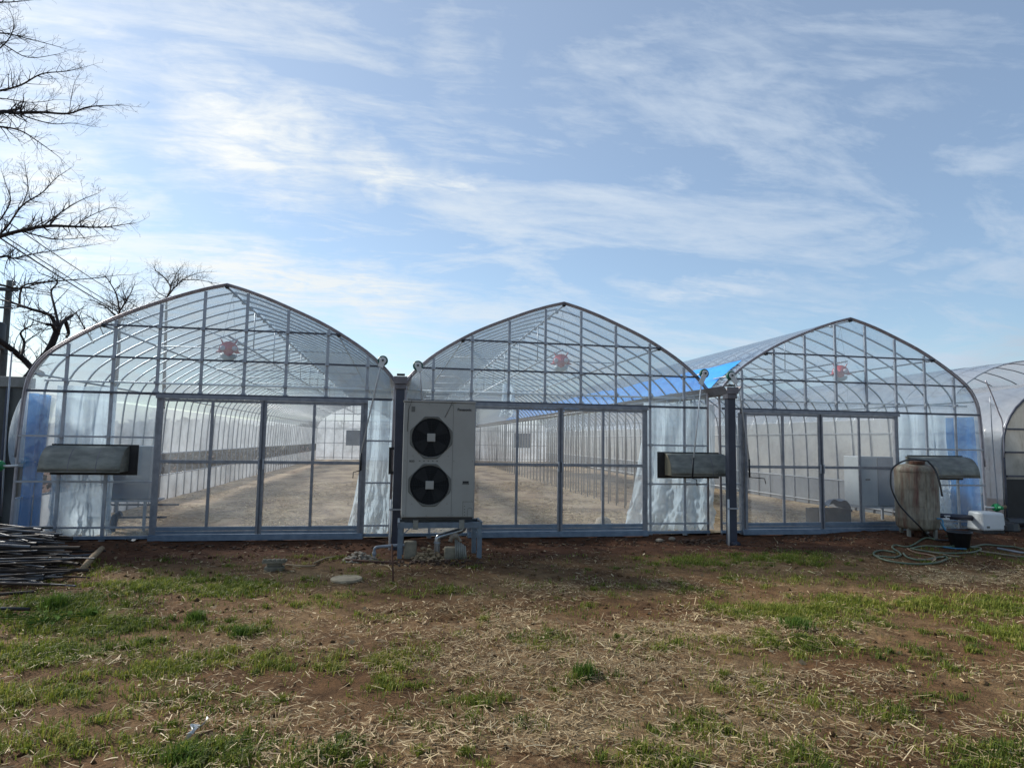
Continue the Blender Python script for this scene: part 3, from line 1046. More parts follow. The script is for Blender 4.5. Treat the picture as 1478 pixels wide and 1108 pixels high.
cabinet(14.52, 14.90, 15.42, 1.1, 1.6, .30, 1.29, 'grey heater cabinet on legs inside the right bay next to the black crate')
cabinet(.83, .95, 1.50, .85, 1.25, .46, 1.32, 'blue grey heater cabinet on legs inside the left bay behind the hood')
t = thing('crate', (13.75, 1.1, -.03), 'black plastic crate on the floor inside the right bay', 'crate')
mb = MB().box(13.42, 14.12, .9, 1.3, -.03, .0)
for a in ((13.42, 13.45, .9, 1.3), (14.09, 14.12, .9, 1.3), (13.45, 14.09, .9, .93), (13.45, 14.09, 1.27, 1.3)):
    mb.box(a[0], a[1], a[2], a[3], .001, .26)
mb.build('tray', M['blackpl'], t)
MB().box(13.40, 14.14, .88, .9, .22, .27).build('rim', M['blackpl'], t)
o = MB().grid([[(13.7 + .5 * u + .03 * math.sin(v * 5), 1.0 + .25 * v, .28 + .18 * math.sin(math.pi * u) * (1 - .5 * v) + .05 * math.sin(9 * u + 4 * v)) for u in np.linspace(0, 1, 14)] for v in np.linspace(0, 1, 8)]).build('sack', M['grpipe'], None, True)
tag(o, 'crumpled grey sack thrown over the black crate', 'sack')
o = MB().lathe([(.08, 0), (.15, .01), (.16, .03), (.14, .10), (.12, .16), (.05, .2)], (9.05, .75, -.03), 14).build('sack', M['stone'], None, True)
tag(o, 'small pale lump of a sack behind the middle bay door', 'sack')
o = MB().box(.55, 1.75, .9, .94, .16, .19).box(.55, .59, .9, .94, -.05, .4).box(.55, 1.75, 1.5, 1.54, .3, .33).tube([(1.0, .8, -.03), (1.02, .85, .2), (1.1, .85, .25)], .05, 8).build('rack', M['slate'], None)
tag(o, 'low dark rack frame on the floor inside the left bay', 'rack')
# ------------------------------------------------------------------ outdoor air conditioner on its steel stand
YF, YB = -1.45, -1.10
t = thing('air_conditioner', (5.955, -1.275, .40), 'tall beige outdoor air conditioner with two dark round fans', 'air conditioner')
MB().box(5.46, 6.45, YF, YB, .43, 2.005).build('casing', M['unit'], t, False, .012)
MB().box(5.452, 6.458, YF - .008, YB + .008, 2.007, 2.03).build('top_lid', M['unit'], t, False, .006)
MB().box(5.47, 6.44, YF + .02, YB - .02, .395, .428).build('base_pan', M['blackpl'], t)
mb = MB()
mb.box(6.138, 6.142, YF - .002, YF + .01, .44, 2.0); mb.box(5.52, 5.523, YF - .002, YF + .01, .44, 2.0)
mb.box(6.30, 6.447, YF - .002, YF + .01, .64, .645); mb.box(6.298, 6.302, YF - .002, YF + .01, .44, .645)
mb.tube([(6.365, YF - .001, .44), (6.365, YF - .001, .52), (6.375, YF - .001, .55), (6.40, YF - .001, .56), (6.425, YF - .001, .55), (6.433, YF - .001, .52), (6.433, YF - .001, .44)], .0025, 5)
for z in (.46, .50, .54, .58):
    mb.lathe([(.004, -.002), (.007, -.002), (.007, .004)], (6.325, YF, z), 8, 'y')
mb.build('panel_seam', M['unitd'], t)
for fx_, fz_ in ((5.84, 1.52), (5.835, .87)):
    n = 72
    outer = []; inner = []
    for k in range(n):
        a = 2 * math.pi * k / n
        c_, s_ = math.cos(a), math.sin(a)
        ro_ = min(.292 / max(abs(c_), abs(s_), 1e-6), .385 / (abs(c_) + abs(s_)))
        outer.append((fx_ + ro_ * c_, fz_ + ro_ * s_)); inner.append((fx_ + .268 * c_, fz_ + .268 * s_))
    mb = MB()
    vs = [(x, YF - .001, z) for x, z in outer] + [(fx_ + (x - fx_) * .97, YF - .014, fz_ + (z - fz_) * .97) for x, z in outer] + [(x, YF - .012, z) for x, z in inner] + [(x, YF + .004, z) for x, z in inner]
    fs = []
    for r_ in range(3):
        for k in range(n):
            k2 = (k + 1) % n
            fs.append((r_ * n + k, (r_ + 1) * n + k, (r_ + 1) * n + k2, r_ * n + k2))
    mb.add(vs, fs)
    gr = mb.build('fan_grille', M['unitd'], t)
    MB().lathe([(.001, -.003), (.266, -.003), (.266, .002)], (fx_, YF, fz_), 64, 'y').build('fan_shade_disc', M['fan'], gr)  # flat disc on the casing, recess shade put into its colour
    w = MB()
    for r_ in np.linspace(.07, .255, 9):
        w.tube([(fx_ + r_ * math.cos(2 * math.pi * k / 40), YF - .012, fz_ + r_ * math.sin(2 * math.pi * k / 40)) for k in range(41)], .0022, 4, False)
    for k in range(12):
        a = 2 * math.pi * k / 12
        w.tube([(fx_ + .05 * math.cos(a), YF - .011, fz_ + .05 * math.sin(a)), (fx_ + .267 * math.cos(a), YF - .011, fz_ + .267 * math.sin(a))], .0022, 4)
    w.build('grille_wire', M['wire'], gr)
    bl = MB()
    for k in range(4):
        a0 = k * math.pi / 2 + .3
        bl.grid([[(fx_ + r_ * math.cos(a0 + da), YF - .0045 - .003 * da, fz_ + r_ * math.sin(a0 + da)) for da in np.linspace(0, .8, 6)] for r_ in (.06, .15, .24)])
    bl.build('fan_blade', M['wire'], gr)
    MB().box(fx_ - .056, fx_ + .056, YF - .024, YF - .014, fz_ - .056, fz_ + .056).build('hub_plate', M['unit'], gr, False, .006)


def text_mesh(body, size, name, mat, parent, loc, bold=0.0):
    cu = bpy.data.curves.new(name, 'FONT')
    cu.body = body; cu.size = size; cu.extrude = .0015; cu.offset = bold
    tmp = bpy.data.objects.new('lettering_source', cu)
    COL.objects.link(tmp)
    dg = bpy.context.evaluated_depsgraph_get()
    me = bpy.data.meshes.new_from_object(tmp.evaluated_get(dg))
    bpy.data.objects.remove(tmp)
    me.name = name
    me.transform(Matrix.Rotation(math.pi / 2, 4, 'X'))
    me.materials.clear(); me.materials.append(mat)
    o = bpy.data.objects.new(name, me)
    COL.objects.link(o)
    o.parent = parent
    o.location = Vector(loc) - ORIGIN[parent.name]
    return o


text_mesh('Panasonic', .050, 'lettering', M['letter'], t, (6.195, YF - .003, 1.90), .0012)
text_mesh('ECO', .034, 'lettering', M['letter'], t, (5.55, YF - .003, 1.183), .001)
MB().box(6.29, 6.375, YF - .004, YF - .0005, .895, .925).build('badge', M['letter'], t)
MB().box(6.285, 6.38, YF - .003, YF - .0005, .878, .893).build('badge', M['unitd'], t)
mb = MB()
for k in range(5):
    mb.box(5.68 + k * .06, 5.70 + k * .06, YF - .003, YF - .0005, 1.19, 1.205)
mb.build('small_mark', M['unitd'], t)
MB().box(5.56, 5.61, YF - .003, YF - .0005, 1.87, 1.945).build('sticker', M['unitd'], t)
mb = MB()
for (x, z) in ((5.49, 1.98), (5.80, 1.98), (6.12, 1.98), (6.42, 1.98), (5.49, .46), (5.80, .455), (6.10, .46), (6.16, .46), (5.49, 1.2), (6.42, 1.2), (6.16, 1.2), (6.42, .66), (5.60, 1.265), (6.08, 1.265), (5.60, .615), (6.08, .615)):
    mb.lathe([(.003, -.003), (.008, -.002), (.008, .002)], (x, YF, z), 8, 'y')
mb.build('screw', M['bracket'], t)
mb = MB()
mb.tube([(5.56, YF - .012, 2.035), (5.555, YF - .014, 2.0), (5.52, YF - .006, 1.9), (5.512, YF - .004, 1.6)], .003, 5)
mb.tube([(6.12, YF - .012, 2.035), (6.115, YF - .014, 2.0), (6.06, YF - .006, 1.88), (6.02, YF - .01, 1.80)], .003, 5)
mb.build('tie_wire', M['black'], t)

t = thing('steel_stand', (6.0, -1.28, gz(6, -1.28)), 'blue grey steel stand carrying the outdoor air conditioner', 'stand')
for lx_, ly_ in ((5.455, -1.44), (6.545, -1.44), (5.48, -1.02), (6.52, -1.02)):
    MB().box(lx_ - .032, lx_ + .032, ly_ - .004, ly_ + .004, gz(lx_, ly_) - .05, .36).box(lx_ - .032 if lx_ > 6 else lx_ + .024, lx_ - .024 if lx_ > 6 else lx_ + .032, ly_ + .0045, ly_ + .05, gz(lx_, ly_) - .05, .36).build('leg', M['stand'], t)
mb = MB()
mb.box(5.43, 6.57, -1.452, -1.445, .285, .355); mb.box(5.43, 6.57, -1.02, -1.012, .285, .355)
mb.box(5.43, 6.57, -1.452, -1.40, .356, .362); mb.box(5.43, 6.57, -1.06, -1.008, .356, .362)
for x in (5.42, 6.55):
    mb.box(x, x + .008, -1.45, -1.01, .285, .354); mb.box(x, x + .03, -1.47, -1.0, .363, .369)
mb.build('top_frame', M['stand'], t)
mb = MB()
for x, s in ((5.46, 1), (6.54, -1)):
    mb.beam((x + s * .01, -1.43, .18), (x + s * .13, -1.43, .29), .012, .02)
mb.build('corner_brace', M['stand'], t)
for x in (5.66, 6.29):
    MB().box(x - .035, x + .035, -1.464, -1.453, .27, .375).box(x - .035, x + .035, -1.464, -1.40, .376, .394).build('foot_bracket', M['bracket'], t)

t = thing('lagged_pipe', (6.0, -1.25, gz(6.0, -1.25)), 'silver lagged pipe elbow under the air conditioner stand', 'pipe')
zz = gz(5.98, -1.25)
pp = crom([(6.36, -1.20, .30), (6.33, -1.21, .235), (6.25, -1.22, .205), (6.06, -1.24, .155), (5.995, -1.25, .135), (5.975, -1.25, .08), (5.972, -1.25, zz - .05)], 4)
MB().tube(pp, .042, 14).build('lagging', M['silver'], t, True)
mb = MB()
for q in (5.972,):
    mb.lathe([(.044, 0), (.047, .005), (.047, .025), (.044, .03)], (q, -1.25, .045), 14)
mb.build('seam_band', M['galv'], t)
t = thing('drain_pipe', (5.3, -1.42, gz(5.12, -1.4)), 'thin grey drain pipe bent down beside the rubble heap', 'pipe')
MB().tube(crom([(5.58, -1.40, .045), (5.5, -1.40, .055), (5.2, -1.42, .04), (5.135, -1.42, .025), (5.12, -1.42, -.02), (5.118, -1.42, -.2)], 4), .02, 10).build('tube', M['grpipe'], t, True)
MB().lathe([(.023, 0), (.027, .004), (.027, .035), (.023, .04)], (5.118, -1.42, -.07), 12).build('socket', M['grpipe'], t)

# footing clutter under the stand
for (x, y, w, d, h, lab) in ((5.60, -1.36, .17, .14, .22, 'mossy concrete footing behind the left leg of the stand'), (6.14, -1.42, .16, .14, .15, 'low concrete footing in the middle under the stand')):
    z0 = gz(x, y)
    o = MB().box(x - w / 2, x + w / 2, y - d / 2, y + d / 2, z0 - .05, z0 + h).build('concrete_footing', M['concrete'], None, False, .02)
    tag(o, lab, 'footing', 'concrete footings under the stand')
t = thing('pipe_bundle', (6.27, -1.50, gz(6.27, -1.5)), 'short bundle of upright pipe stubs with a cloth cap under the stand', 'pipe bundle')
z0 = gz(6.27, -1.5)
mb = MB()
for k in range(6):
    mb.tube([(6.22 + .028 * k, -1.50 + .01 * (k % 2), z0 - .05), (6.205 + .026 * k, -1.49, z0 + .28 - .02 * k)], .014, 7)
mb.build('stubs', M['bracket'], t, True)
MB().tube(crom([(6.28, -1.49, z0 + .24), (6.22, -1.5, z0 + .31), (6.16, -1.51, z0 + .30), (6.13, -1.52, z0 + .24)], 4), [.02] * 4 + [.04] * 5 + [.03] * 4, 9).build('cloth', M['stone'], t, True)


def rubble(cx, cy, n, sx_, sy_, smax, mat, name, label, hgt=.1):
    mb = MB()
    for k in range(n):
        a = rng.random() * 6.28; r_ = rng.random() ** .6
        x = cx + sx_ * r_ * math.cos(a); y = cy + sy_ * r_ * math.sin(a)
        z = gz(x, y) + hgt * (1 - r_) * rng.random()
        s = smax * rng.uniform(.35, 1)
        nvs = []
        ph = rng.random() * 6
        for (u, v) in ((0, 1), *[(j, .45) for j in range(5)], *[(j + .5, -.45) for j in range(5)], (0, -1)):
            rr = math.sqrt(max(0, 1 - v * v)) * s * rng.uniform(.6, 1.15)
            nvs.append((x + rr * math.cos(u * 1.2566 + ph), y + rr * math.sin(u * 1.2566 + ph), z + .55 * s * v))
        fs = [(0, 1 + j, 1 + (j + 1) % 5) for j in range(5)] + [(1 + j, 6 + j, 1 + (j + 1) % 5) for j in range(5)] + [(6 + j, 6 + (j + 1) % 5, 1 + (j + 1) % 5) for j in range(5)] + [(11, 6 + (j + 1) % 5, 6 + j) for j in range(5)]
        mb.add(nvs, fs)
    o = mb.build(name, mat, None)
    return tag(o, label, 'rubble' if 'rubble' in name else 'earth', None, 'stuff')


rubble(4.93, -1.50, 90, .24, .17, .05, M['stone'], 'rubble', 'pale heap of broken rubble beside the drain pipe', .14)
rubble(5.84, -1.45, 110, .22, .2, .05, M['wood'], 'rubble', 'brown heap of chips and clods under the stand', .2)
rubble(5.9, -1.75, 160, .75, .28, .035, M['dirt'], 'earth_clods', 'dark clods strewn in front of the stand', .05)
rubble(10.4, -.42, 60, .5, .15, .05, M['dirt'], 'earth_clods', 'dark clods at the foot of the downpipe', .05)
rubble(3.5, -.35, 260, 3.2, .22, .03, M['dirt'], 'earth_clods', 'dark clods along the sill of the left bay', .03)
rubble(8.6, -.38, 220, 2.0, .25, .03, M['dirt'], 'earth_clods', 'dark clods along the sill of the middle bay', .03)
rubble(12.6, -.40, 200, 1.7, .25, .03, M['dirt'], 'earth_clods', 'dark clods along the sill of the right bay', .03)
for px, py, s, lab in ((1080 - 130 + 2, 775, .07, 'pale flat stone by the sill of the middle bay'), (970, 776, .06, 'second pale stone near the sill of the middle bay, by the downpipe')):
    p = gpt(px, py)
    o = MB().lathe([(s * .4, 0), (s, .01), (s * .9, .035), (s * .4, .05)], (p.x, p.y, p.z - .01), 9).build('stone', M['stone'], None)
    tag(o, lab, 'stone', 'pale stones by the sill')
p = gpt(180, 781)
o = MB().grid([[(p.x + .16 * u, p.y + .06 * v, p.z + .02 + .02 * math.sin(7 * u + 3 * v)) for u in np.linspace(0, 1, 7)] for v in np.linspace(0, 1, 5)]).build('plastic_scrap', M['white'], None)
tag(o, 'small white plastic scrap at the foot of the left bay wall', 'scrap')

# concrete block
p = gpt(396, 822)
t = thing('concrete_block', p, 'small grey concrete block with a ridged top lying on the soil', 'block')
mb = MB()
mb.box(p.x - .11, p.x + .11, p.y - .07, p.y + .07, p.z - .03, p.z + .045)
mb.box(p.x - .085, p.x + .085, p.y - .055, p.y + .055, p.z + .0455, p.z + .09)
mb.build('base', M['concrete'], t, False, .012)
mb = MB().box(p.x - .135, p.x + .135, p.y - .08, p.y + .08, p.z + .0905, p.z + .115)
for k in range(5):
    mb.lathe([(.012, 0), (.026, .002), (.024, .02), (.01, .026)], (p.x - .11 + .055 * k, p.y - .05, p.z + .1155), 8)
mb.build('ridged_top', M['concrete'], t)
# round cover
p = gpt(500, 838)
o = MB().lathe([(.1, 0), (.17, 0), (.178, .008), (.178, .026), (.17, .034), (.1, .036)], (p.x, p.y, p.z + .002), 40).lathe([(.012, 0), (.018, .003), (.012, .006)], (p.x + .10, p.y - .03, p.z + .036), 10).lathe([(.012, 0), (.018, .003), (.012, .006)], (p.x - .11, p.y + .0, p.z + .036), 10).build('round_cover', M['conclight'], None)
tag(o, 'round sandy concrete cover lying flat on the soil', 'cover')
p = gpt(568, 842)
o = MB().tube([(p.x, p.y, p.z - .1), (p.x - .01, p.y, p.z + .1), (p.x - .03, p.y + .02, p.z + .43)], .011, 7).build('stake', M['rust'], None, True)
tag(o, 'thin rusty iron stake upright in front of the stand', 'stake')
for i, (q0, q1, r_) in enumerate((((335, 0), (0, 0), 0),)):
    pass
for (a_, b_, c_, rr, mt, lab) in (((412, 818), (440, 820), (455, 819), .014, 'wood', 'straight pale stick on the soil right of the concrete block'), ((453, 815), (470, 808), (484, 806), .012, 'wood', 'forked pale stick pointing up from the block to the rubble'), ((497, 810), (530, 813), (572, 815), .016, 'rust', 'dark stick lying in front of the pale rubble'), ((548, 817), (560, 819), (566, 826), .008, 'wood', 'crooked thin twig beside the iron stake'), ((640, 795), (652, 799), (664, 803), .014, 'wood', 'pale broken batten under the stand')):
    pts = [gpt(*q) + Vector((0, 0, rr + .012)) for q in (a_, b_, c_)]
    o = MB().tube(crom(pts, 4), rr, 6).build('stick', M[mt], None, True)
    tag(o, lab, 'stick', 'sticks lying on the soil')
p = gpt(280, 1062)
rows = []
for u in np.linspace(0, 1, 14):
    wv = .012 + .010 * math.sin(3 + 7 * u)
    rows.append([(p.x - .03 + .06 * u + .015 * math.sin(9 * u) + wv * v, p.y - .05 + .14 * u, p.z + .02 + .02 * math.sin(7 * u + 2 * v) + .03 * u) for v in np.linspace(-1, 1, 5)])
o = MB().grid(rows).build('plastic_scrap', M['white'], None, True)
tag(o, 'twisted white plastic scrap on the grass in the foreground', 'scrap')

# ------------------------------------------------------------------ tank, pump, bucket, hoses
tx, ty = 14.23, -.62
zb = gz(tx, ty)
t = thing('water_tank', (tx, ty, zb), 'rusty white cylindrical water tank on legs', 'tank')
MB().lathe([(.05, .10), (.22, .11), (.30, .135), (.325, .18), (.33, .30), (.333, .31), (.33, .32), (.33, 1.12), (.325, 1.155), (.29, 1.195), (.17, 1.225), (.05, 1.23)], (tx, ty, zb), 48).build('shell', M['tank'], t, True)
sm3 = MB().lathe([(.32, 0), (.336, .004), (.336, .018), (.32, .022)], (tx, ty, zb + 1.09), 48)
for q in (.52, .80):
    sm3.lathe([(.32, 0), (.3335, .002), (.3335, .010), (.32, .012)], (tx, ty, zb + q), 48)
sm3.box(tx - .10, tx - .09, ty - .3275, ty - .31, zb + .30, zb + 1.09)
sm3.build('seam', M['tank'], t)
for a in (200, 290, 20, 110):
    x, y = tx +   .28 * math.cos(R(a)), ty +   .28 * math.sin(R(a))
    MB().box(x - .025, x + .025, y - .02, y + .02, gz(x, y) - .03, zb + .24).build('leg', M['bracket'], t)
MB().lathe([(.05, 0), (.065, .0), (.06, .14), (.05, .15)], (tx, ty, zb - .02), 14).build('outlet_pipe', M['rust'], t)
MB().lathe([(.09, 0), (.12, .0), (.12, .05), (.09, .055)], (tx - .06, ty - .1, zb + 1.225), 16).build('cap', M['rust'], t)
mb = MB().tube([(tx + .27, ty - .17, zb + .30), (tx + .40, ty - .24, zb + .31)], .022, 8)
mb.tube([(tx + .36, ty - .22, zb + .31), (tx + .36, ty - .22, zb + .36)], .012, 6).beam((tx + .32, ty - .22, zb + .362), (tx + .42, ty - .24, zb + .362), .02, .01)
mb.build('valve', M['white'], t, True)


def hose(name, pix, r, mat, label, dz=0, cat='hose', grp='garden hoses on the ground', n=8):
    pts = []
    for q in pix:
        if len(q) == 2:
            p = gpt(*q); pts.append(Vector((p.x, p.y, p.z + r + .006 + dz)))
        else:
            pts.append(Vector(q))
    o = MB().tube(crom(pts, 7), r, n).build(name, M[mat], None, True)
    return tag(o, label, cat, grp)


px = [at(1318, 663, -.95), at(1302, 666, -1.0), at(1288, 676, -1.02), at(1285.5, 690, -1.05), at(1287, 705, -1.08), at(1296, 725, -1.12), at(1310, 742, -1.15), at(1325, 757, -1.2)]
hose('hose', [at(1340, 665, -.95)] + px + [(1337, 771), (1350, 776), (1372, 778), (1385, 782)], .014, 'blackpl', 'black hose looping over the rusty tank down to the ground')
o = MB().tube(crom([at(1338, 664.5, -1.0), at(1348, 675, -1.06), at(1355, 692, -1.12), at(1360, 716, -1.15)], 6), .015, 8).build('hose', M['blackpl'], None, True)
tag(o, 'short black hose end hanging off the right of the tank top', 'hose', 'garden hoses on the ground')
hose('hose', [(1350, 776), (1335, 777), (1312, 782), (1292, 786), (1288, 792), (1297, 798), (1300, 803), (1290, 806), (1275, 805), (1262, 803), (1263, 798), (1275, 796), (1292, 799)], .014, 'hose', 'green hose loop furthest left of the coil by the tank')
hose('hose', [(1262, 803), (1275, 809), (1300, 815), (1330, 816), (1355, 813), (1367, 808), (1365, 805), (1355, 806), (1330, 810), (1310, 806), (1304, 800)], .014, 'hose', 'green hose lying in the front curve of the coil')
hose('hose', [(1312, 785), (1310, 793), (1322, 799), (1340, 802), (1350, 806), (1345, 810), (1325, 808)], .013, 'hosered', 'reddish brown hose curl in the middle of the coil')
hose('hose', [(1385, 781), (1360, 784), (1335, 785), (1318, 788), (1316, 793), (1335, 797), (1365, 800), (1400, 799), (1415, 795), (1413, 789), (1400, 783), (1385, 778), (1365, 775)], .014, 'hose', 'green hose in the large back loop of the coil')
hose('hose', [(1335, 797), (1360, 801), (1375, 804), (1386, 805)], .012, 'hosebr', 'brown hose end sticking out of the right of the coil')
hose('hose', [(1400, 785), (1405, 781), (1420, 779), (1435, 780), (1450, 785), (1465, 791), (1490, 798), (1520, 803)], .014, 'hose', 'green hose running from the white pump cover to the right')
hose('hose', [(1413, 797), (1430, 799), (1450, 802), (1478, 805.5), (1510, 807)], .013, 'hosebr', 'tan hose running to the right edge of the yard')
hose('hose', [(1360, 788), (1375, 791), (1395, 793)], .011, 'bluehose', 'pale blue tube piece lying inside the hose coil')
hose('hose', [(1440, 793), (1455, 796), (1478, 800), (1510, 803)], .017, 'grpipe', 'grey tube lying between the hoses at the right')
o = MB().tube(crom([at(1352, 748, -.95), at(1360, 750, -1.0), at(1362, 760, -1.05), at(1368, 768, -1.1)], 5), .012, 8).build('hose', M['bluehose'], None, True)
tag(o, 'blue tube dropping from the tank valve beside the bucket', 'hose', 'garden hoses on the ground')
o = MB().tube(crom([at(1340, 757, -.7), at(1347, 750, -.75), at(1352, 744, -.8), at(1362, 762, -.85), at(1376, 776, -1.0)], 5), .012, 8).build('hose', M['bluehose'], None, True)
tag(o, 'blue tube arching under the rusty tank', 'hose', 'garden hoses on the ground')

p = gpt(1385, 781)
t = thing('bucket', p, 'black rubber bucket on the ground right of the tank', 'bucket')
MB().lathe([(.08, 0), (.125, 0), (.17, .235), (.185, .24), (.185, .256), (.165, .256), (.12, .02), (.08, .015)], (p.x, p.y, p.z - .01), 28).build('tub', M['blackpl'], t, True)
for s in (-1, 1):
    MB().tube([(p.x + s * .178, p.y - .05, p.z + .235), (p.x + s * .215, p.y - .03, p.z + .24), (p.x + s * .215, p.y + .03, p.z + .24), (p.x + s * .178, p.y + .05, p.z + .235)], .01, 6).build('handle', M['blackpl'], t, True)
x0, x1, yF, z0 = 15.62, 16.10, -.55, gz(15.8, -.5) + .05
t = thing('pump', (15.8, -.4, z0 - .05), 'white plastic covered water pump on the ground beside the bucket', 'pump')
mb = MB()
vs = [(x0, yF, z0), (x1, yF, z0), (x1, yF + .36, z0), (x0, yF + .36, z0), (x0 + .012, yF + .012, z0 + .32), (x1 - .02, yF + .012, z0 + .31), (x1 - .02, yF + .33, z0 + .32), (x0 + .012, yF + .33, z0 + .33)]
mb.add(vs, [(3, 2, 1, 0), (4, 5, 6, 7), (0, 1, 5, 4), (1, 2, 6, 5), (2, 3, 7, 6), (3, 0, 4, 7)])
mb.build('cover', M['white'], t, False, .035)
MB().box(x0 + .02, x1 - .02, yF + .02, yF + .34, z0 - .07, z0 - .002).build('base', M['blackpl'], t)
MB().box(x0 + .07, x0 + .13, yF - .002, yF + .02, z0 + .05, z0 + .085).build('sticker', M['unitd'], t)
MB().box(x1 - .05, x1 + .012, yF - .012, yF + .05, z0 + .0, z0 + .1).build('outlet', M['blackpl'], t, False, .01)
o = MB().lathe([(.1, 0), (.21, 0), (.22, .05), (.2, .17), (.12, .21), (.03, .22)], (16.45, -.2, gz(16.45, -.2) - .02), 14).lathe([(.03, -.1), (.09, -.1), (.09, .25), (.03, .25)], (16.5, -.25, gz(16.45, -.2) + .16), 12, 'x').build('pump_motor', M['blackpl'], None)
tag(o, 'dark motor lump on the ground right of the white pump cover', 'motor')
o = MB().tube([at(1349, 744, -.45), at(1378, 745.5, -.36), at(1402, 747, -.3)], .05, 12).build('pipe', M['navy'], None, True)
tag(o, 'dark navy pipe lying behind the bucket from tank to pump', 'pipe')
t = thing('support_block', (15.75, -.42, gz(15.75, -.42)), 'low earth stained block under the white pump cover', 'block')
MB().box(15.45, 16.15, -.56, -.16, gz(15.8, -.5) - .08, z0 - .072).build('slab', M['concrete'], t, False, .01)

# rods by the right wall
for pts, r_, mt, lab in (([(1422.6, 549), (1432, 570), (1441, 594), (1447, 612), (1449, 660)], .013, 'arch', 'bent dark rod leaning by the mouldy tunnel'), ([(1429, 571.5), (1433, 640), (1440, 726), (1441, 755)], .010, 'rib', 'thin straight grey rod standing beside the bent one')):
    o = MB().tube(crom([at(*q, .15) for q in pts], 4), r_, 6).build('rod', M[mt], None, True)
    tag(o, lab, 'rod', 'rods standing by the right wall')


# ------------------------------------------------------------------ tunnels at the right
def tunnel(name, cx, hw, h, wall, y0, y1, mat, label, ribs, endmat=None):
    t = thing(name, (cx, y0, 0), label, 'tunnel', 'film tunnels at the right')
    endroof = M['tunnel'] if endmat else mat
    pr = [(cx - hw, -.12), (cx - hw, wall * .5), (cx - hw, wall)]
    for k in range(1, 24):
        a = math.pi * (1 - k / 24)
        pr.append((cx + hw * math.cos(a), wall + (h - wall) * math.sin(a) ** .85))
    pr += [(cx + hw, wall), (cx + hw, -.12)]
    ysn = np.arange(y0, y1 + .01, .5)
    rows = [[(x, y, z - (.0 if k % 2 == 0 else .02)) for x, z in pr] for k, y in enumerate(ysn)]
    roof = MB().grid(rows)
    roof.build('roof_film', endroof, t, True)
    rb = MB().tube([(x, y0 + .0, z - .02) for x, z in pr], .014, 6)
    f0 = None
    for k in range(ribs):
        y = (y1 - y0) * k / max(1, ribs - 1)
        if f0 is None:
            f0 = rb.build('arch_rib', M['rib'], t, True)
        else:
            o = f0.copy(); COL.objects.link(o); o.parent = t; o.location = (0, y, 0)
    if endmat:
        MB().add([(x, y0 - .02, z) for x, z in pr], [tuple(range(len(pr)))]).build('end_film', endmat, t)
        MB().tube([(x, y0 - .05, z + .01) for x, z in pr], .022, 6).build('end_arch', M['rail'], t, True)
        for z in (1.87, 1.42, .96):
            MB().box(cx - hw + .03, cx + hw - .03, y0 - .075, y0 - .045, z - .018, z + .018).build('rail', M['rail'], t)
        MB().box(cx - hw + .02, cx + hw - .02, y0 - .06, y0 - .03, -.1, .9).build('dark_skirt', M['black'], t)
    return t


tunnel('film_tunnel', 20.55, 3.0, 3.62, 1.3, 2.4, 46, M['tunnel'], 'large whitish film tunnel rising behind the right bay', 60)
tunnel('film_tunnel', 19.45, 2.47, 2.95, 1.45, .3, 4.2, M['dirty'], 'old mouldy grey film tunnel end cut by the right edge', 5, M['dirty'])
rows = []
for z in np.linspace(1.75, -.05, 16):
    rows.append([(16.62 + .42 * u + .02 * math.sin(z * 9), .6 + .5 * u + .05 * math.sin(14 * u + 2 * z), z) for u in np.linspace(0, 1, 22)])
o = MB().grid(rows).build('film_curtain', M['dirty'], None, True)
tag(o, 'dirty ragged film sheet hanging between right bay and mouldy tunnel', 'film curtain')

# ------------------------------------------------------------------ shed, pole, wires at the left
t = thing('concrete_wall', (-3.5, 1.1, -.1), 'dark stained concrete wall with pale coping beside the left bay', 'wall')
t['kind'] = 'thing'
MB().box(-7.0, -.52, 1.0, 1.24, -.2, 2.21).build('wall_body', M['shed'], t)
MB().box(-7.1, -.47, .96, 1.28, 2.212, 2.38).build('coping', M['shedtop'], t, False, .01)
MB().tube([(-.7, .96, -.1), (-.7, .96, 2.2)], .03, 8).build('drain_pipe', M['slate'], t, True)
o = MB().tube([at(17, 508, .4), at(10, 600, .4), at(4, 700, .4), at(1, 745, .4)], .012, 6).build('rod', M['rib'], None, True)
tag(o, 'thin grey rod leaning against the dark concrete wall', 'rod')

PY = 9.0
a = at(14, 405, PY); b = at(6, 545, PY)
base = Vector((b.x - .05, PY, -.2))
t = thing('utility_pole', base, 'dark utility pole with transformer behind the concrete wall', 'utility pole')
MB().tube([base, (a.x, PY, a.z)], [.12, .075], 14).build('pole', M['poleC'], t, True)
q0, q1 = at(-22, 418, PY), at(30, 420, PY)
MB().beam((q0.x, PY - .15, q0.z), (q1.x, PY - .15, q1.z), .09, .09).build('crossarm', M['trans'], t)
q0, q1 = at(-20, 444, PY), at(22, 446, PY)
MB().beam((q0.x, PY - .15, q0.z), (q1.x, PY - .15, q1.z), .05, .05).build('crossarm', M['trans'], t)
c0, c1 = at(1, 506, PY), at(1, 468, PY)
MB().lathe([(.1, 0), (.24, 0), (.25, .03), (.25, c1.z - c0.z - .05), (.2, c1.z - c0.z), (.05, c1.z - c0.z + .02)], (c0.x, PY - .35, c0.z), 20).build('transformer', M['trans'], t, True)
for xq in (-18, 2, 25):
    q = at(xq, 414, PY)
    MB().lathe([(.02, 0), (.05, .01), (.03, .05), (.05, .07), (.03, .11), (.01, .14)], (q.x, PY - .15, q.z - .0), 10).build('insulator', M['whitedull'], t, True)
MB().box(c0.x - .05, a.x + .1, PY - .62, PY - .55, c0.z - .15, c0.z - .08).build('bracket', M['trans'], t)
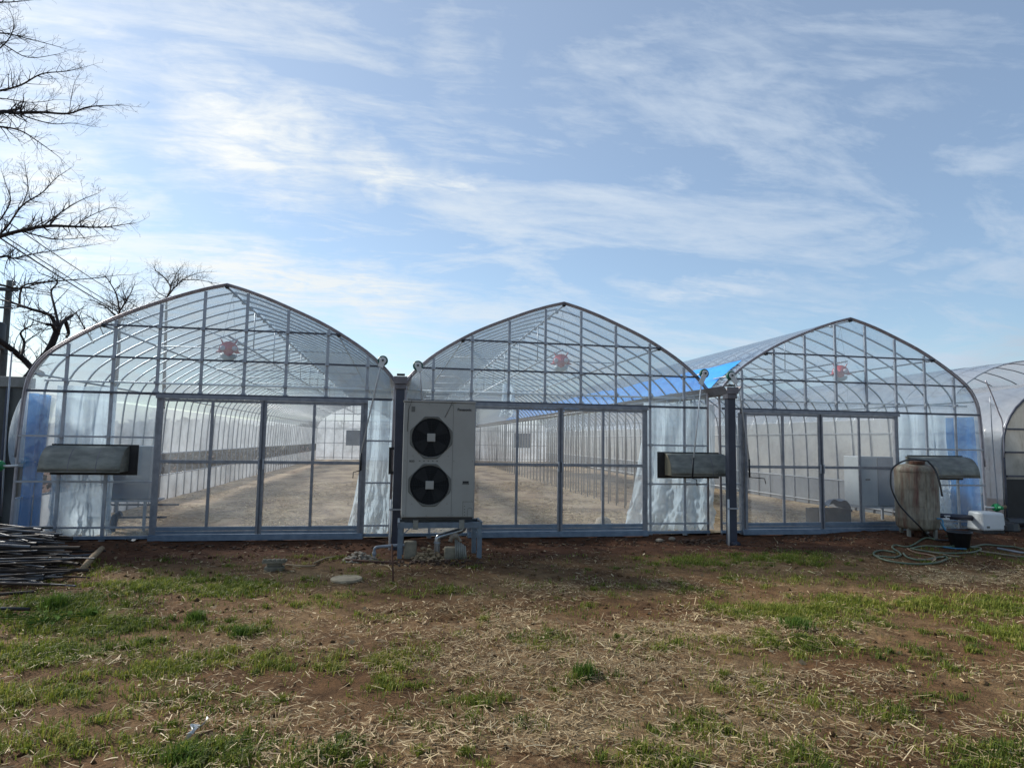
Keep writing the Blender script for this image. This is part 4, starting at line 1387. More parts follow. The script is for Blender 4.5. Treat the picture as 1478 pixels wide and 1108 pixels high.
for (p0, p1, r_, lab) in (((-40, 317), (230, 481), .022, 'lowest black power line crossing behind the bare trees'), ((-40, 310), (238, 479), .016, 'middle black power line just above the lowest'), ((-20, 299), (262, 478), .014, 'uppermost black power line crossing the bare trees')):
    A = at(*p0, 6.5); B = at(*p1, 34)
    pts = []
    for k in range(25):
        u = k / 24
        q = A.lerp(B, u); q.z -= .35 * 4 * u * (1 - u) * .5
        pts.append(q)
    o = MB().tube(pts, r_, 5).build('power_line', M['black'], None, True)
    tag(o, lab, 'power line', 'power lines over the left side')


# ------------------------------------------------------------------ bare trees
def twigs(mb, p, d, L, r, lvl, rg, up=.12, maxl=3, dens=(9, 9, 9), inplane=.45):
    n = max(3, int(L / .07) if lvl > 1 else int(L / .1))
    n = min(n, 9)
    pts = [p.copy()]; rs = [r]
    cur = p.copy(); dd = d.normalized()
    kids = []
    for i in range(n):
        j = Vector((rg.gauss(0, 1), rg.gauss(0, 1), rg.gauss(0, 1))) * .16
        dd = (dd + j + Vector((0, 0, up * .35))).normalized()
        cur = cur + dd * (L / n)
        pts.append(cur.copy()); rs.append(max(.0016, r * (1 - .72 * (i + 1) / n)))
        kids.append((cur.copy(), dd.copy(), rs[-1], (i + 1) / n))
    mb.tube(pts, rs, 3 if lvl > 1 else 4, False)
    if lvl >= maxl: return
    cnt = max(1, int(L * dens[lvl] * rg.uniform(.75, 1.25)))
    for _ in range(cnt):
        kp, kd, kr, t_ = kids[min(n - 1, int(rg.random() ** .8 * n))]
        side = Vector((rg.gauss(0, 1), rg.gauss(0, inplane), rg.gauss(.25, .8)))
        side = side - kd * side.dot(kd)
        if side.length < .01: continue
        side.normalize()
        ang = R(rg.uniform(28, 62))
        nd_ = kd * math.cos(ang) + side * math.sin(ang)
        twigs(mb, kp, nd_, L * rg.uniform(.28, .55) * (1.1 - .4 * t_), kr * .72, lvl + 1, rg, up, maxl, dens, inplane)


def limb(trunk, crown, pix, Yp, r0, r1, rg, L1, dens1, yj=.5, dens=(9, 9, 9), maxl=3, upb=.12):
    pts = []
    for k, q in enumerate(pix):
        pts.append(at(q[0], q[1], Yp + yj * math.sin(k * 1.3 + pix[0][1])))
    sm = crom(pts, 5)
    n = len(sm)
    trunk.tube(sm, [r0 + (r1 - r0) * i / (n - 1) for i in range(n)], 7)
    tot = sum((sm[i + 1] - sm[i]).length for i in range(n - 1))
    for _ in range(int(tot * dens1)):
        i = min(n - 2, int((.08 + .92 * rg.random()) * (n - 1)))
        kd = (sm[i + 1] - sm[i]).normalized()
        side = Vector((rg.gauss(0, .7), rg.gauss(0, .5), rg.gauss(.35, .8)))
        side = side - kd * side.dot(kd)
        if side.length < .01: continue
        side.normalize()
        ang = R(rg.uniform(30, 60))
        t_ = i / (n - 1)
        twigs(crown, sm[i], kd * math.cos(ang) + side * math.sin(ang), L1 * rg.uniform(.45, 1.1) * (1.05 - .45 * t_), min(.013, (r0 + (r1 - r0) * t_) * .5), 1, rg, upb, maxl, dens)
    twigs(crown, sm[-1], (sm[-1] - sm[-2]).normalized(), L1 * .8, min(r1, .012), 1, rg, upb, maxl, dens)


def tree(name, loc, label, limbs, Yp, trunk_pts, rg, L1=.6, dens1=11, yj=.4, dens=(9, 9, 9), maxl=3, upb=.12):
    t = thing(name, loc, label, 'tree', 'bare trees at the left')
    tk = MB(); cr = MB()
    if trunk_pts:
        for pts, ra, rb_ in trunk_pts:
            sm = crom(pts, 5)
            tk.tube(sm, [ra + (rb_ - ra) * i / (len(sm) - 1) for i in range(len(sm))], 10)
    for pix, r0, r1 in limbs:
        limb(tk, cr, pix, Yp, r0, r1, rg, L1, dens1, yj, dens, maxl, upb)
    tk.build('trunk', M['bark'], t, True)
    cr.build('crown', M['twig'], t, True)
    return t


rg = random.Random(3)
Y1 = 1.2
hub = at(-190, 150, Y1); hub2 = at(-170, 390, Y1)
base = Vector((hub.x - .3, Y1 + .2, -.15))
tree('bare_tree', base, 'nearest bare cherry tree, its branches reaching in at the upper left', [
    ([(-190, 230), (-60, 180), (0, 162), (22, 163), (60, 162), (99, 164), (130, 154), (176, 152)], .045, .004),
    ([(20, 161), (45, 171), (77, 179), (105, 178), (135, 183)], .012, .003),
    ([(-150, 200), (-60, 178), (0, 183), (30, 189), (60, 208), (87, 228)], .026, .003),
    ([(-150, 150), (-40, 138), (0, 131), (30, 123), (60, 107), (95, 103), (126, 96)], .026, .003),
    ([(-150, 90), (-50, 55), (0, 48), (40, 56), (93, 70)], .022, .003),
    ([(-60, 40), (0, 62), (40, 83), (85, 78)], .014, .003),
    ([(-120, 40), (-30, 8), (20, 3), (50, 0)], .018, .003),
    ([(-60, 140), (0, 142), (45, 148), (80, 144)], .012, .003),
    ([(100, 163), (103, 140), (108, 118), (115, 108)], .006, .002),
    ([(-20, 85), (10, 60), (20, 35), (12, 10)], .012, .003),
], Y1, [([base, (base.x + .05, base.y, 1.8), (hub.x, hub.y + .1, at(-190, 230, Y1).z)], .2, .09),
        ([at(-190, 230, Y1), at(-170, 150, Y1), at(-150, 60, Y1), at(-140, 20, Y1)], .09, .03)], rg, .46, 12, .35, (9, 12, 12))

Y2 = 2.6
base = Vector((at(-200, 500, Y2).x, Y2, -.15))
tree('bare_tree', base, 'second bare cherry tree with fan shaped branches at left mid height', [
    ([(-200, 440), (-60, 365), (0, 341), (61, 327), (107, 327), (150, 328), (192, 322)], .055, .004),
    ([(-60, 372), (0, 338), (31, 298), (61, 278), (80, 258), (97, 246)], .022, .003),
    ([(61, 327), (89, 306), (115, 290), (141, 279)], .016, .003),
    ([(30, 333), (71, 344), (101, 345), (146, 340)], .016, .003),
    ([(-120, 400), (0, 371), (18, 373), (46, 367), (90, 360), (144, 352)], .024, .003),
    ([(0, 318), (15, 290), (8, 265), (2, 246)], .014, .003),
    ([(31, 298), (40, 275), (38, 252), (36, 242)], .010, .003),
    ([(107, 327), (130, 312), (160, 300), (178, 304)], .010, .003),
], Y2, [([base, (base.x + .1, Y2, 1.6), at(-200, 440, Y2)], .24, .10)], rg, .46, 15, .35, (9, 13, 12))

Y3 = 7.5
bx_ = at(18, 640, Y3)
base = Vector((bx_.x, Y3, -.2))
tree('bare_tree', base, 'dark pruned bare tree with cut limbs behind the concrete wall', [
    ([(83, 478), (75, 458), (66, 452), (45, 446), (28, 440), (0, 432)], .055, .02),
    ([(84, 476), (90, 465), (104, 455)], .055, .045),
    ([(80, 480), (76, 470), (66, 468)], .05, .035),
    ([(95, 465), (99, 480), (96, 486)], .05, .03),
    ([(85, 470), (78, 440), (74, 420), (83, 406), (60, 395)], .035, .01),
    ([(28, 441), (30, 420), (40, 410), (90, 405), (130, 402), (172, 397)], .03, .006),
    ([(-60, 400), (0, 411), (28, 416), (60, 408), (95, 400)], .035, .006),
    ([(60, 540), (47, 532), (30, 515), (0, 492), (-40, 470)], .08, .06),
    ([(30, 515), (35, 495), (30, 480), (45, 470), (55, 468)], .04, .008),
    ([(47, 532), (60, 515), (75, 505), (60, 490)], .035, .008),
], Y3, [([base, at(25, 580, Y3), at(48, 534, Y3), at(70, 506, Y3), at(83, 476, Y3)], .11, .075)], rg, .85, 7, .5, (6, 8, 7))

Y4 = 14
base = Vector((at(172, 470, Y4).x, Y4, -.2))
tree('bare_tree', base, 'twiggy bare tree peeking over the left slope of the left bay', [
    ([(172, 500), (172, 470), (172, 447), (168, 425), (160, 410), (152, 398)], .05, .01),
    ([(172, 450), (182, 435), (190, 420), (195, 408)], .03, .008),
    ([(172, 460), (155, 445), (140, 436), (128, 432)], .03, .008),
    ([(174, 455), (195, 447), (210, 440)], .024, .008),
    ([(135, 495), (120, 470), (112, 455), (100, 445)], .03, .008),
    ([(150, 485), (140, 465), (120, 452)], .024, .008),
], Y4, [([base, (base.x, Y4, 2), at(172, 500, Y4)], .10, .05)], rg, 1.0, 11, .6, (4.5, 7, 6), 3, .02)
Y5 = 15
base = Vector((at(243, 480, Y5).x, Y5, -.2))
tree('bare_tree', base, 'small bare tree showing just left of the left bay ridge', [
    ([(240, 450), (241, 430), (246, 416), (240, 404), (232, 396), (224, 390)], .038, .012),
    ([(243, 425), (255, 412), (264, 404), (280, 396), (292, 393)], .026, .008),
    ([(264, 404), (285, 404), (308, 408)], .018, .008),
    ([(246, 416), (252, 400), (258, 390)], .018, .008),
    ([(242, 430), (228, 422), (222, 415)], .02, .008),
], Y5, [([base, (base.x, Y5, 2), at(240, 450, Y5)], .085, .045)], rg, .95, 10, .6, (4, 7, 6), 3, -.02)

# far hedge behind everything
mb = MB()
hr = np.random.default_rng(5)
n = 9000
hx = hr.uniform(-70, 110, n); hy = hr.uniform(62, 70, n)
hh = 1.6 + 2.2 * fbm(hx * .12, hx * 0, 77)
hz = hr.uniform(0, 1, n) ** .8 * hh
s = hr.uniform(.3, .7, n)
ang = hr.uniform(0, 6.28, n); el = hr.uniform(-1, 1, n)
c0 = np.stack([hx, hy, hz], 1)
u = np.stack([np.cos(ang), np.sin(ang), el], 1) * s[:, None]
w = np.stack([-np.sin(ang) * el, np.cos(ang) * .4, np.ones(n)], 1) * s[:, None] * .6
V = np.stack([c0 - u, c0 + w, c0 + u, c0 - w], 1).reshape(-1, 3)
o = np_mesh('far_treeline', V, np.arange(4 * n), np.full(n, 4), M['hedge'])
tag(o, 'far dark line of low trees behind the greenhouses', kind='stuff')
# hedge outside the left wall seen through the film gap
n = 5000
hx = hr.uniform(-2.6, -1.2, n); hy = hr.uniform(5, 38, n); hz = hr.uniform(-.1, 1.0, n)
s = hr.uniform(.05, .14, n); ang = hr.uniform(0, 6.28, n); el = hr.uniform(-1, 1, n)
c0 = np.stack([hx, hy, hz], 1)
u = np.stack([np.cos(ang), np.sin(ang), el], 1) * s[:, None]
w = np.stack([-np.sin(ang) * el, np.cos(ang) * .4, np.ones(n)], 1) * s[:, None] * .6
V = np.stack([c0 - u, c0 + w, c0 + u, c0 - w], 1).reshape(-1, 3)
o = np_mesh('hedge', V, np.arange(4 * n), np.full(n, 4), M['dryhedge'])
tag(o, 'low brownish hedge running along the left bay outside', 'hedge')

# ------------------------------------------------------------------ heap of pipes at the left
pr = random.Random(21)
proto = {}


def pipe_mesh(kind, L, bend):
    key = (kind, round(L, 1), bend)
    return key


k_i = 0
for layer in range(11):
    z = .0 + .042 * layer
    wy = 1.1 * (1 - layer / 15)
    cnt = 11 - int(layer * .55)
    for k in range(cnt):
        yc = -2.0 + layer * .03 + (k / max(1, cnt - 1) - .5) * 2 * wy * .95 + pr.uniform(-.06, .06)
        yaw_ = pr.gauss(0, .26) - .02
        tilt = pr.gauss(.03, .04)
        xe = 1.45 + .35 * pr.random() - .25 * (yc + 2.2) * .9 - layer * .035 + (.3 if pr.random() < .1 else 0)
        L_ = pr.uniform(2.6, 3.4)
        r_ = pr.choice([.009, .011, .013, .013, .016, .019])
        zc = gz(max(min(xe, 17), -1), yc) + .03 + z
        e = Vector((xe, yc, zc))
        d = Vector((-math.cos(yaw_), math.sin(yaw_), tilt))
        bend = pr.choice([0, 0, .12, -.1, .2]) if layer > 6 else pr.choice([0, 0, 0, .05])
        pts = []
        for i in range(7):
            u_ = i / 6
            q = e + d * (L_ * u_)
            q.z += bend * math.sin(u_ * 1.6) - .0
            pts.append(q)
        if bend > 0:
            dz = max(0, bend) * .35
            for q in pts: q.z += 0
        mt = 'pipesd' if pr.random() < (.65 if layer < 6 else .35) else 'pipes'
        mb = MB().tube(pts, r_, 8, False)
        # open end
        mb.tube([pts[0] + d * .001, pts[0] + d * .06], r_ * .75, 8, False)
        o = mb.build('steel_pipe', M[mt], None, True)
        tag(o, 'brown rusted steel pipe lying in the heap at the left' if mt == 'pipesd' else 'grey steel pipe lying in the heap at the left', 'pipe', 'steel pipes in the heap')
p0, p1 = gpt(116, 829), gpt(146, 806)
o = MB().tube([p0 + Vector((0, 0, .04)), p0.lerp(p1, .5) + Vector((0, 0, .10)), p1 + Vector((0, 0, .13))], [.035, .038, .034], 9).build('wooden_post', M['wood'], None, True)
tag(o, 'short weathered wooden post end sticking out of the pipe heap', 'post')
for a_, b_, r_, lab in (((58, 845), (112, 828), .02, 'long pale pipe sticking out of the heap towards the wooden post'), ((40, 840), (64, 833), .035, 'thick silver pipe stub at the front of the heap'), ((-40, 846), (46, 843), .018, 'pale pipe lying lowest in front of the heap'), ((-60, 887), (42, 886), .016, 'grey pipe on the grass in front of the heap'), ((75, 812), (130, 823), .012, 'thin dark bar between the heap and the wooden post')):
    A = gpt(*a_) + Vector((0, 0, r_ + .05)); B = gpt(*b_) + Vector((0, 0, r_ + .03))
    o = MB().tube([A, A.lerp(B, .5), B], r_, 9).build('steel_pipe', M['silver' if r_ > .03 else ('pipesd' if r_ < .013 else 'pipes')], None, True)
    tag(o, lab, 'pipe', 'steel pipes in the heap')


# ------------------------------------------------------------------ grass, straw, weeds
def blades(name, P, H, W, tint, mat, label, lean=.6, seed=1, kind='stuff', flat=False):
    r_ = np.random.default_rng(seed)
    n = len(P)
    az = r_.uniform(0, 2 * np.pi, n)
    ln = r_.uniform(.1, 1, n) * lean
    d = np.stack([np.cos(az), np.sin(az), np.zeros(n)], 1)
    sd = np.stack([-np.sin(az + r_.normal(0, .6, n)), np.cos(az), np.zeros(n)], 1) * (W / 2)[:, None]
    upv = np.array([0, 0, 1.0])
    p0 = P - upv * .008
    p1 = P + d * (H * ln * .35)[:, None] + upv * (H * .6)[:, None]
    p2 = P + d * (H * ln * 1.0)[:, None] + upv * (H * (1 - .35 * ln))[:, None]
    V = np.stack([p0 - sd, p0 + sd, p1 + sd * .8, p1 - sd * .8, p2], 1).reshape(-1, 3)
    b_ = np.arange(n) * 5
    fl = np.stack([b_, b_ + 1, b_ + 2, b_ + 3, b_ + 3, b_ + 2, b_ + 4], 1).ravel()
    cnt = np.tile(np.array([4, 3]), n)
    return np_mesh(name, V, fl, cnt, mat, np.repeat(tint, 5))


def pix_of(x, y, z):
    d = np.stack([x - CAM[0], y - CAM[1], z - CAM[2]], -1)
    zz = d @ _F
    return 739 + FPX * (d @ _Rr) / zz, 554 - FPX * (d @ _U) / zz


def patch(x, y, blobs):
    s = np.zeros_like(x)
    for (bx, by, rx, ry, st) in blobs:
        c = gpt(bx, by)
        q = ((x - c.x) / rx) ** 2 + ((y - c.y) / ry) ** 2
        s = np.maximum(s, st * np.exp(-q))
    return s


GB = [(690, 1010, .3, .15, .5), (810, 1040, .25, .12, .5), (60, 880, .9, .6, 1), (150, 860, .6, .5, .8), (215, 848, .8, .35, .9), (320, 850, .6, .35, .95), (190, 802, 1.2, .35, .55), (420, 800, .7, .25, .5), (130, 905, .7, .3, .8),
      (300, 900, .4, .3, .6), (350, 905, .35, .25, .7), (330, 950, .5, .3, .75), (100, 940, .7, .35, .7), (60, 1010, .5, .4, .6), (230, 965, .35, .25, .7), (250, 1000, .35, .25, .75), (110, 1000, .35, .25, .5),
      (180, 1035, .35, .2, .8), (130, 1065, .4, .25, .9), (265, 1085, .35, .2, .95), (60, 1085, .4, .3, .6), (430, 870, .5, .25, .5), (530, 958, .35, .25, .85), (490, 1000, .35, .2, .6), (570, 985, .4, .2, .5), (600, 1040, .4, .2, .45), (390, 1010, .25, .15, .6), (380, 960, .3, .2, .6),
      (500, 1090, .5, .2, .6), (1140, 885, .7, .4, 1), (1080, 880, .5, .3, .6), (1240, 870, .6, .3, .8), (1330, 872, .9, .3, .9), (1420, 880, .8, .35, .8), (1460, 920, .6, .4, .9), (1380, 945, .5, .3, .7), (1090, 925, .6, .3, .7),
      (1160, 930, .4, .25, .7), (1120, 805, .9, .35, .55), (1000, 810, .7, .35, .4), (950, 850, .6, .3, .4), (1200, 835, .8, .3, .45), (960, 935, .3, .2, .5), (750, 925, .5, .25, .45), (780, 990, .5, .25, .5), (750, 1000, .4, .2, .5),
      (1080, 1030, .4, .2, .55), (1300, 1020, .5, .25, .55), (1220, 1010, .4, .2, .45), (1180, 1095, .4, .2, .7), (950, 1095, .3, .15, .7), (1440, 1085, .4, .25, .7), (880, 790, .8, .2, .3), (560, 890, .3, .2, .6), (640, 850, .5, .2, .35), (1020, 1060, .3, .15, .5), (1400, 1010, .4, .2, .5), (1090, 985, .3, .2, .5)]
gr_ = np.random.default_rng(42)
N = 1500000
gx_ = gr_.uniform(.0, 17.5, N); gy_ = gr_.uniform(-8.2, -.5, N)
pxx, pyy = pix_of(gx_, gy_, np.full(N, -.12))
keep = (pxx > -60) & (pxx < 1540) & (pyy < 1150)
gx_, gy_ = gx_[keep], gy_[keep]
pm = patch(gx_, gy_, GB)
n1 = fbm(gx_ * 1.6, gy_ * 1.6, 51); n2 = fbm(gx_ * 6.5, gy_ * 6.5, 57)
base_d = .17 * sstep(.46, .66, n1) + .035
left_bias = .06 * sstep(5.5, 3.0, gx_)
dens = (pm * .68 * sstep(.34, .58, n2 * .65 + n1 * .35) + (base_d + left_bias) * sstep(.52, .66, n2)) * sstep(-.9, -1.9, gy_ - .4 * (n1 - .5))
kp = gr_.random(len(gx_)) < dens * .55
gx_, gy_, pm, n2 = gx_[kp], gy_[kp], pm[kp], n2[kp]
nt_ = 1100
ci = gr_.choice(len(gx_), nt_, p=(pm ** 1.3 + .22) / (pm ** 1.3 + .22).sum())
cn = gr_.integers(25, 85, nt_)
rp_ = np.repeat(np.arange(nt_), cn)
cr_ = np.abs(gr_.normal(0, 1, len(rp_))) * np.repeat(gr_.uniform(.025, .075, nt_), cn)
ca_ = gr_.uniform(0, 6.28, len(rp_))
ch_ = np.repeat(gr_.uniform(.035, .07, nt_), cn) * gr_.uniform(.5, 1.05, len(rp_))
ct_ = np.repeat(gr_.normal(0, .16, nt_), cn)
cx_ = gx_[ci][rp_] + cr_ * np.cos(ca_); cy_ = gy_[ci][rp_] + cr_ * np.sin(ca_)
nb0 = len(gx_)
gx_ = np.concatenate([gx_, cx_]); gy_ = np.concatenate([gy_, cy_]); pm = np.concatenate([pm, pm[ci][rp_]]); n2 = np.concatenate([n2, n2[ci][rp_]])
P = np.stack([gx_, gy_, ground_z(gx_, gy_)], 1)
Hh = gr_.uniform(.018, .06, len(P)) * (.75 + .55 * pm) * (.7 + .8 * sstep(.4, .65, n2))
Hh[nb0:] = ch_
tn = gr_.normal(.46, .2, len(P)) + .45 * (fbm(gx_ * .9, gy_ * .9, 61) - .5) * 2
tn[nb0:] += ct_
tn = np.clip(tn, 0, 1)
gxa, gya = GROUND_XY
gn1 = fbm(gxa * 1.6, gya * 1.6, 51)
cov = patch(gxa, gya, GB) * .62 * sstep(.34, .58, gn1) + .12 * sstep(.5, .68, gn1)
cov = cov * sstep(-.9, -1.9, gya)
ca = GROUND.data.attributes.new('green_cover', 'FLOAT', 'POINT'); ca.data.foreach_set('value', cov.astype(np.float32))
o = blades('grass', P, Hh, gr_.uniform(.0035, .008, len(P)), tn, M['grass'], '', 1.15, 4)
tag(o, 'patchy short green grass growing through the soil', kind='stuff')

N = 620000
sx_ = gr_.uniform(.5, 17.5, N); sy_ = gr_.uniform(-8.2, -.35, N)
pxx, pyy = pix_of(sx_, sy_, np.full(N, -.12))
keep = (pxx > -60) & (pxx < 1540) & (pyy < 1150)
sx_, sy_, pxx, pyy = sx_[keep], sy_[keep], pxx[keep], pyy[keep]
SB = [(720, 900, 1.0, .6, .8), (980, 915, 1.3, .6, 1), (900, 960, 1.0, .5, .9), (1050, 970, .9, .5, .8), (700, 960, .8, .5, .8), (830, 1050, 1.0, .5, 1), (620, 1060, .7, .4, .8), (1050, 1050, .8, .5, .8), (1230, 1040, .7, .4, .7),
      (1350, 1060, .7, .4, .6), (450, 1080, .6, .3, .7), (380, 1040, .5, .25, .6), (900, 850, 1.6, .4, .45), (1400, 835, 1.4, .45, .9), (640, 880, .8, .3, .5), (250, 1010, .5, .3, .4), (150, 960, .6, .3, .4), (400, 930, .6, .3, .35), (1300, 980, .8, .3, .55), (1430, 1040, .4, .4, .5)]
cov = patch(gxa, gya, SB) * .4 * sstep(-1.0, -2.4, gya) + .08
ca = GROUND.data.attributes.new('straw_cover', 'FLOAT', 'POINT'); ca.data.foreach_set('value', cov.astype(np.float32))
sm_ = patch(sx_, sy_, SB)
n1 = fbm(sx_ * 2.2, sy_ * 2.2, 71)
ds = (.09 + .75 * sm_) * sstep(.28, .62, n1) * (.25 + .75 * sstep(-1.0, -2.6, sy_))
kp = gr_.random(len(sx_)) < ds * .62
sx_, sy_, sm_ = sx_[kp], sy_[kp], sm_[kp]
n = len(sx_)
az = gr_.uniform(0, 2 * np.pi, n)
Ls = np.clip(gr_.gamma(2.2, .017, n) + .012, .012, .17)
Ws = gr_.uniform(.0012, .0034, n)
hv = gr_.random(n) < .06
Ws = np.where(hv, gr_.uniform(.002, .0038, n), Ws); Ls = np.where(hv, gr_.uniform(.05, .12, n), Ls)
tl_ = gr_.normal(0, .16, n)
d = np.stack([np.cos(az) * np.cos(tl_), np.sin(az) * np.cos(tl_), np.sin(tl_)], 1)
sd = np.stack([-np.sin(az), np.cos(az), gr_.normal(0, .3, n)], 1) * Ws[:, None]
c0 = np.stack([sx_, sy_, ground_z(sx_, sy_) + .008 + gr_.uniform(0, .022, n)], 1)
c0[:, 2] += np.abs(np.sin(tl_)) * Ls * .45
bend = np.stack([np.zeros(n), np.zeros(n), gr_.normal(0, .003, n)], 1)
A = c0 - d * (Ls / 2)[:, None]; B = c0 + bend; Cc = c0 + d * (Ls / 2)[:, None]
V = np.stack([A - sd, A + sd, B + sd, B - sd, Cc + sd * .7, Cc - sd * .7], 1).reshape(-1, 3)
b_ = np.arange(n) * 6
fl = np.stack([b_, b_ + 1, b_ + 2, b_ + 3, b_ + 3, b_ + 2, b_ + 4, b_ + 5], 1).ravel()
o = np_mesh('straw', V, fl, np.full(2 * n, 4), M['straw'], np.repeat(np.clip(gr_.normal(.5, .25, n), 0, 1), 6))
tag(o, 'dead straw stalks littered over the soil', kind='stuff')

n = 60000
ix = gr_.uniform(.1, 16.1, n); iy = .1 + 13 * gr_.random(n) ** 1.6
kp = fbm(ix * .9, iy * .7, 91) > gr_.uniform(.3, .62, n)
ix, iy = ix[kp], iy[kp]; n = len(ix)
iz = -.035 + .05 * (fbm(ix * .9, iy * .7, 31) - .5) + .03 * (fbm(ix * 3, iy * 2, 35) - .5) + .012
az_ = gr_.normal(1.4, .9, n); l_ = gr_.uniform(.03, .12, n); w_ = gr_.uniform(.003, .007, n)
c0 = np.stack([ix, iy, iz], 1)
d = np.stack([np.cos(az_), np.sin(az_), gr_.normal(0, .12, n)], 1) * l_[:, None]
sd = np.stack([-np.sin(az_), np.cos(az_), gr_.normal(0, .3, n)], 1) * w_[:, None]
V = np.stack([c0 - d - sd, c0 - d + sd, c0 + d + sd, c0 + d - sd], 1).reshape(-1, 3)
o = np_mesh('straw_litter', V, np.arange(4 * n), np.full(n, 4), M['straw'], np.repeat(np.clip(gr_.normal(.45, .22, n), 0, 1), 4))
tag(o, 'dry straw littered over the greenhouse floor', kind='stuff')

for i, (px_, py_, rad, hgt, nb, lab) in enumerate(((78, 880, .13, .20, 420, 'tall dark grass tuft in front of the pipe heap'), (130, 893, .07, .14, 200, 'narrow upright grass tuft right of the tallest one'), (282, 897, .11, .13, 320, 'rounded grass tuft between the pipe heap and the concrete cover'), (845, 975, .10, .11, 300, 'lone dark grass tuft in the bare foreground soil'), (1150, 905, .18, .12, 420, 'broad grass tuft in the green patch in front of the right bay'), (265, 1096, .13, .09, 320, 'low grass tuft beside the white plastic scrap'), (345, 915, .12, .09, 260, 'low spreading grass tuft behind the bare strip at left'))):
    c = gpt(px_, py_)
    r2 = np.minimum(np.abs(gr_.normal(0, rad * .5, nb)), rad * .8); an = gr_.uniform(0, 6.28, nb)
    x = c.x + r2 * np.cos(an); y = c.y + r2 * np.sin(an)
    P = np.stack([x - c.x, y - c.y, ground_z(x, y) - c.z], 1)
    o = blades('grass_tuft', P, gr_.uniform(.45, 1.0, nb) * hgt, gr_.uniform(.004, .008, nb), np.clip(gr_.normal(.4, .25, nb), 0, 1), M['tuft'], '', .8, 100 + i)
    o.location = c
    tag(o, lab, 'grass tuft', 'grass tufts in the yard')

# dead leaves and small clods over the yard
n = 900
lx2 = gr_.uniform(1, 16, n); ly2 = gr_.uniform(-7.8, -.6, n)
c0 = np.stack([lx2, ly2, ground_z(lx2, ly2) + .014], 1)
a_ = gr_.uniform(0, 6.28, n); l_ = gr_.uniform(.012, .035, n)
d = np.stack([np.cos(a_), np.sin(a_), gr_.normal(0, .25, n)], 1) * l_[:, None]
e_ = np.stack([-np.sin(a_), np.cos(a_), gr_.normal(0, .5, n)], 1) * (l_ * .55)[:, None]
V = np.stack([c0 - d, c0 - e_, c0 + d, c0 + e_], 1).reshape(-1, 3)
o = np_mesh('leaf_litter', V, np.arange(4 * n), np.full(n, 4), M['straw'], np.repeat(np.clip(gr_.normal(.25, .3, n), 0, 1), 4))
tag(o, 'scattered dead leaves on the soil', kind='stuff')
n = 5200
lx2 = gr_.uniform(.5, 16.5, n); ly2 = -.35 - 7.4 * gr_.random(n) ** 1.25
kp = fbm(lx2 * 1.4, ly2 * 1.4, 83) > gr_.uniform(.3, .65, n)
lx2, ly2 = lx2[kp], ly2[kp]; n = len(lx2)
sz = gr_.gamma(2, .006, n) + .004
oct_ = np.array([[0, 0, 1], [1, 0, 0], [0, 1, 0], [-1, 0, 0], [0, -1, 0], [0, 0, -1]], float)
ofs = oct_[None] * sz[:, None, None] * gr_.uniform(.6, 1.3, (n, 6, 1))
ofs[:, :, 2] *= .7
ra_ = gr_.uniform(0, 6.28, n); cc_, ss_ = np.cos(ra_)[:, None], np.sin(ra_)[:, None]
ox = ofs[:, :, 0] * cc_ - ofs[:, :, 1] * ss_; oy = ofs[:, :, 0] * ss_ + ofs[:, :, 1] * cc_
V = np.stack([lx2[:, None] + ox, ly2[:, None] + oy, ground_z(lx2, ly2)[:, None] + .004 + ofs[:, :, 2]], 2).reshape(-1, 3)
tri = np.array([[0, 1, 2], [0, 2, 3], [0, 3, 4], [0, 4, 1], [5, 2, 1], [5, 3, 2], [5, 4, 3], [5, 1, 4]])
fl = (np.arange(n)[:, None, None] * 6 + tri[None]).ravel()
o = np_mesh('earth_clods', V, fl, np.full(8 * n, 3), M['soil'])
tag(o, 'small crumbs of soil over the yard', kind='stuff')

c = gpt(65, 903)
t = thing('weed', c, 'leafy low weed in the grass at the far left', 'weed')
mb = MB(); st = MB()
for k in range(46):
    a_ = rng.random() * 6.28; r_ = .04 + .22 * rng.random(); h_ = .03 + .10 * rng.random()
    q = Vector((c.x + r_ * math.cos(a_) * 1.4, c.y + r_ * math.sin(a_), c.z + h_))
    st.tube([c + Vector((0, 0, .0)), (c + q) / 2 + Vector((0, 0, .03)), q], .002, 4)
    s_ = rng.uniform(.02, .045); b2 = a_ + rng.uniform(-.6, .6)
    dx_, dy_ = math.cos(b2), math.sin(b2)
    mb.add([q, q + Vector((dx_ * s_ - dy_ * s_ * .6, dy_ * s_ + dx_ * s_ * .6, .008)), q + Vector((dx_ * 2 * s_, dy_ * 2 * s_, -.01)), q + Vector((dx_ * s_ + dy_ * s_ * .6, dy_ * s_ - dx_ * s_ * .6, .008))], [(0, 1, 2, 3)])
mb.build('leaves', M['leaf'], t); st.build('stems', M['leaf'], t)

# ------------------------------------------------------------------ sky and light
SUN_AZ, SUN_EL = -49.0, 33.0          # azimuth from +Y (negative: to the left), elevation
w = bpy.data.worlds.new('World'); scene.world = w
w.use_nodes = True
nt = w.node_tree; nt.nodes.clear(); L = nt.links.new
out = nt.nodes.new('ShaderNodeOutputWorld')
sky = nt.nodes.new('ShaderNodeTexSky'); sky.sky_type = 'NISHITA'; sky.sun_disc = False
sky.sun_elevation = R(SUN_EL); sky.sun_rotation = R(SUN_AZ)
sky.air_density = 1.0; sky.dust_density = .35; sky.ozone_density = 1.2; sky.altitude = 50
bg1 = nd(nt, 'ShaderNodeBackground'); bg1.inputs[1].default_value = .058
tn_ = nd(nt, 'ShaderNodeMix', data_type='RGBA', blend_type='MULTIPLY'); tn_.inputs[0].default_value = 1
tn_.inputs[7].default_value = (.86, .99, 1.06, 1)
L(sky.outputs[0], tn_.inputs[6]); L(tn_.outputs[2], bg1.inputs[0])
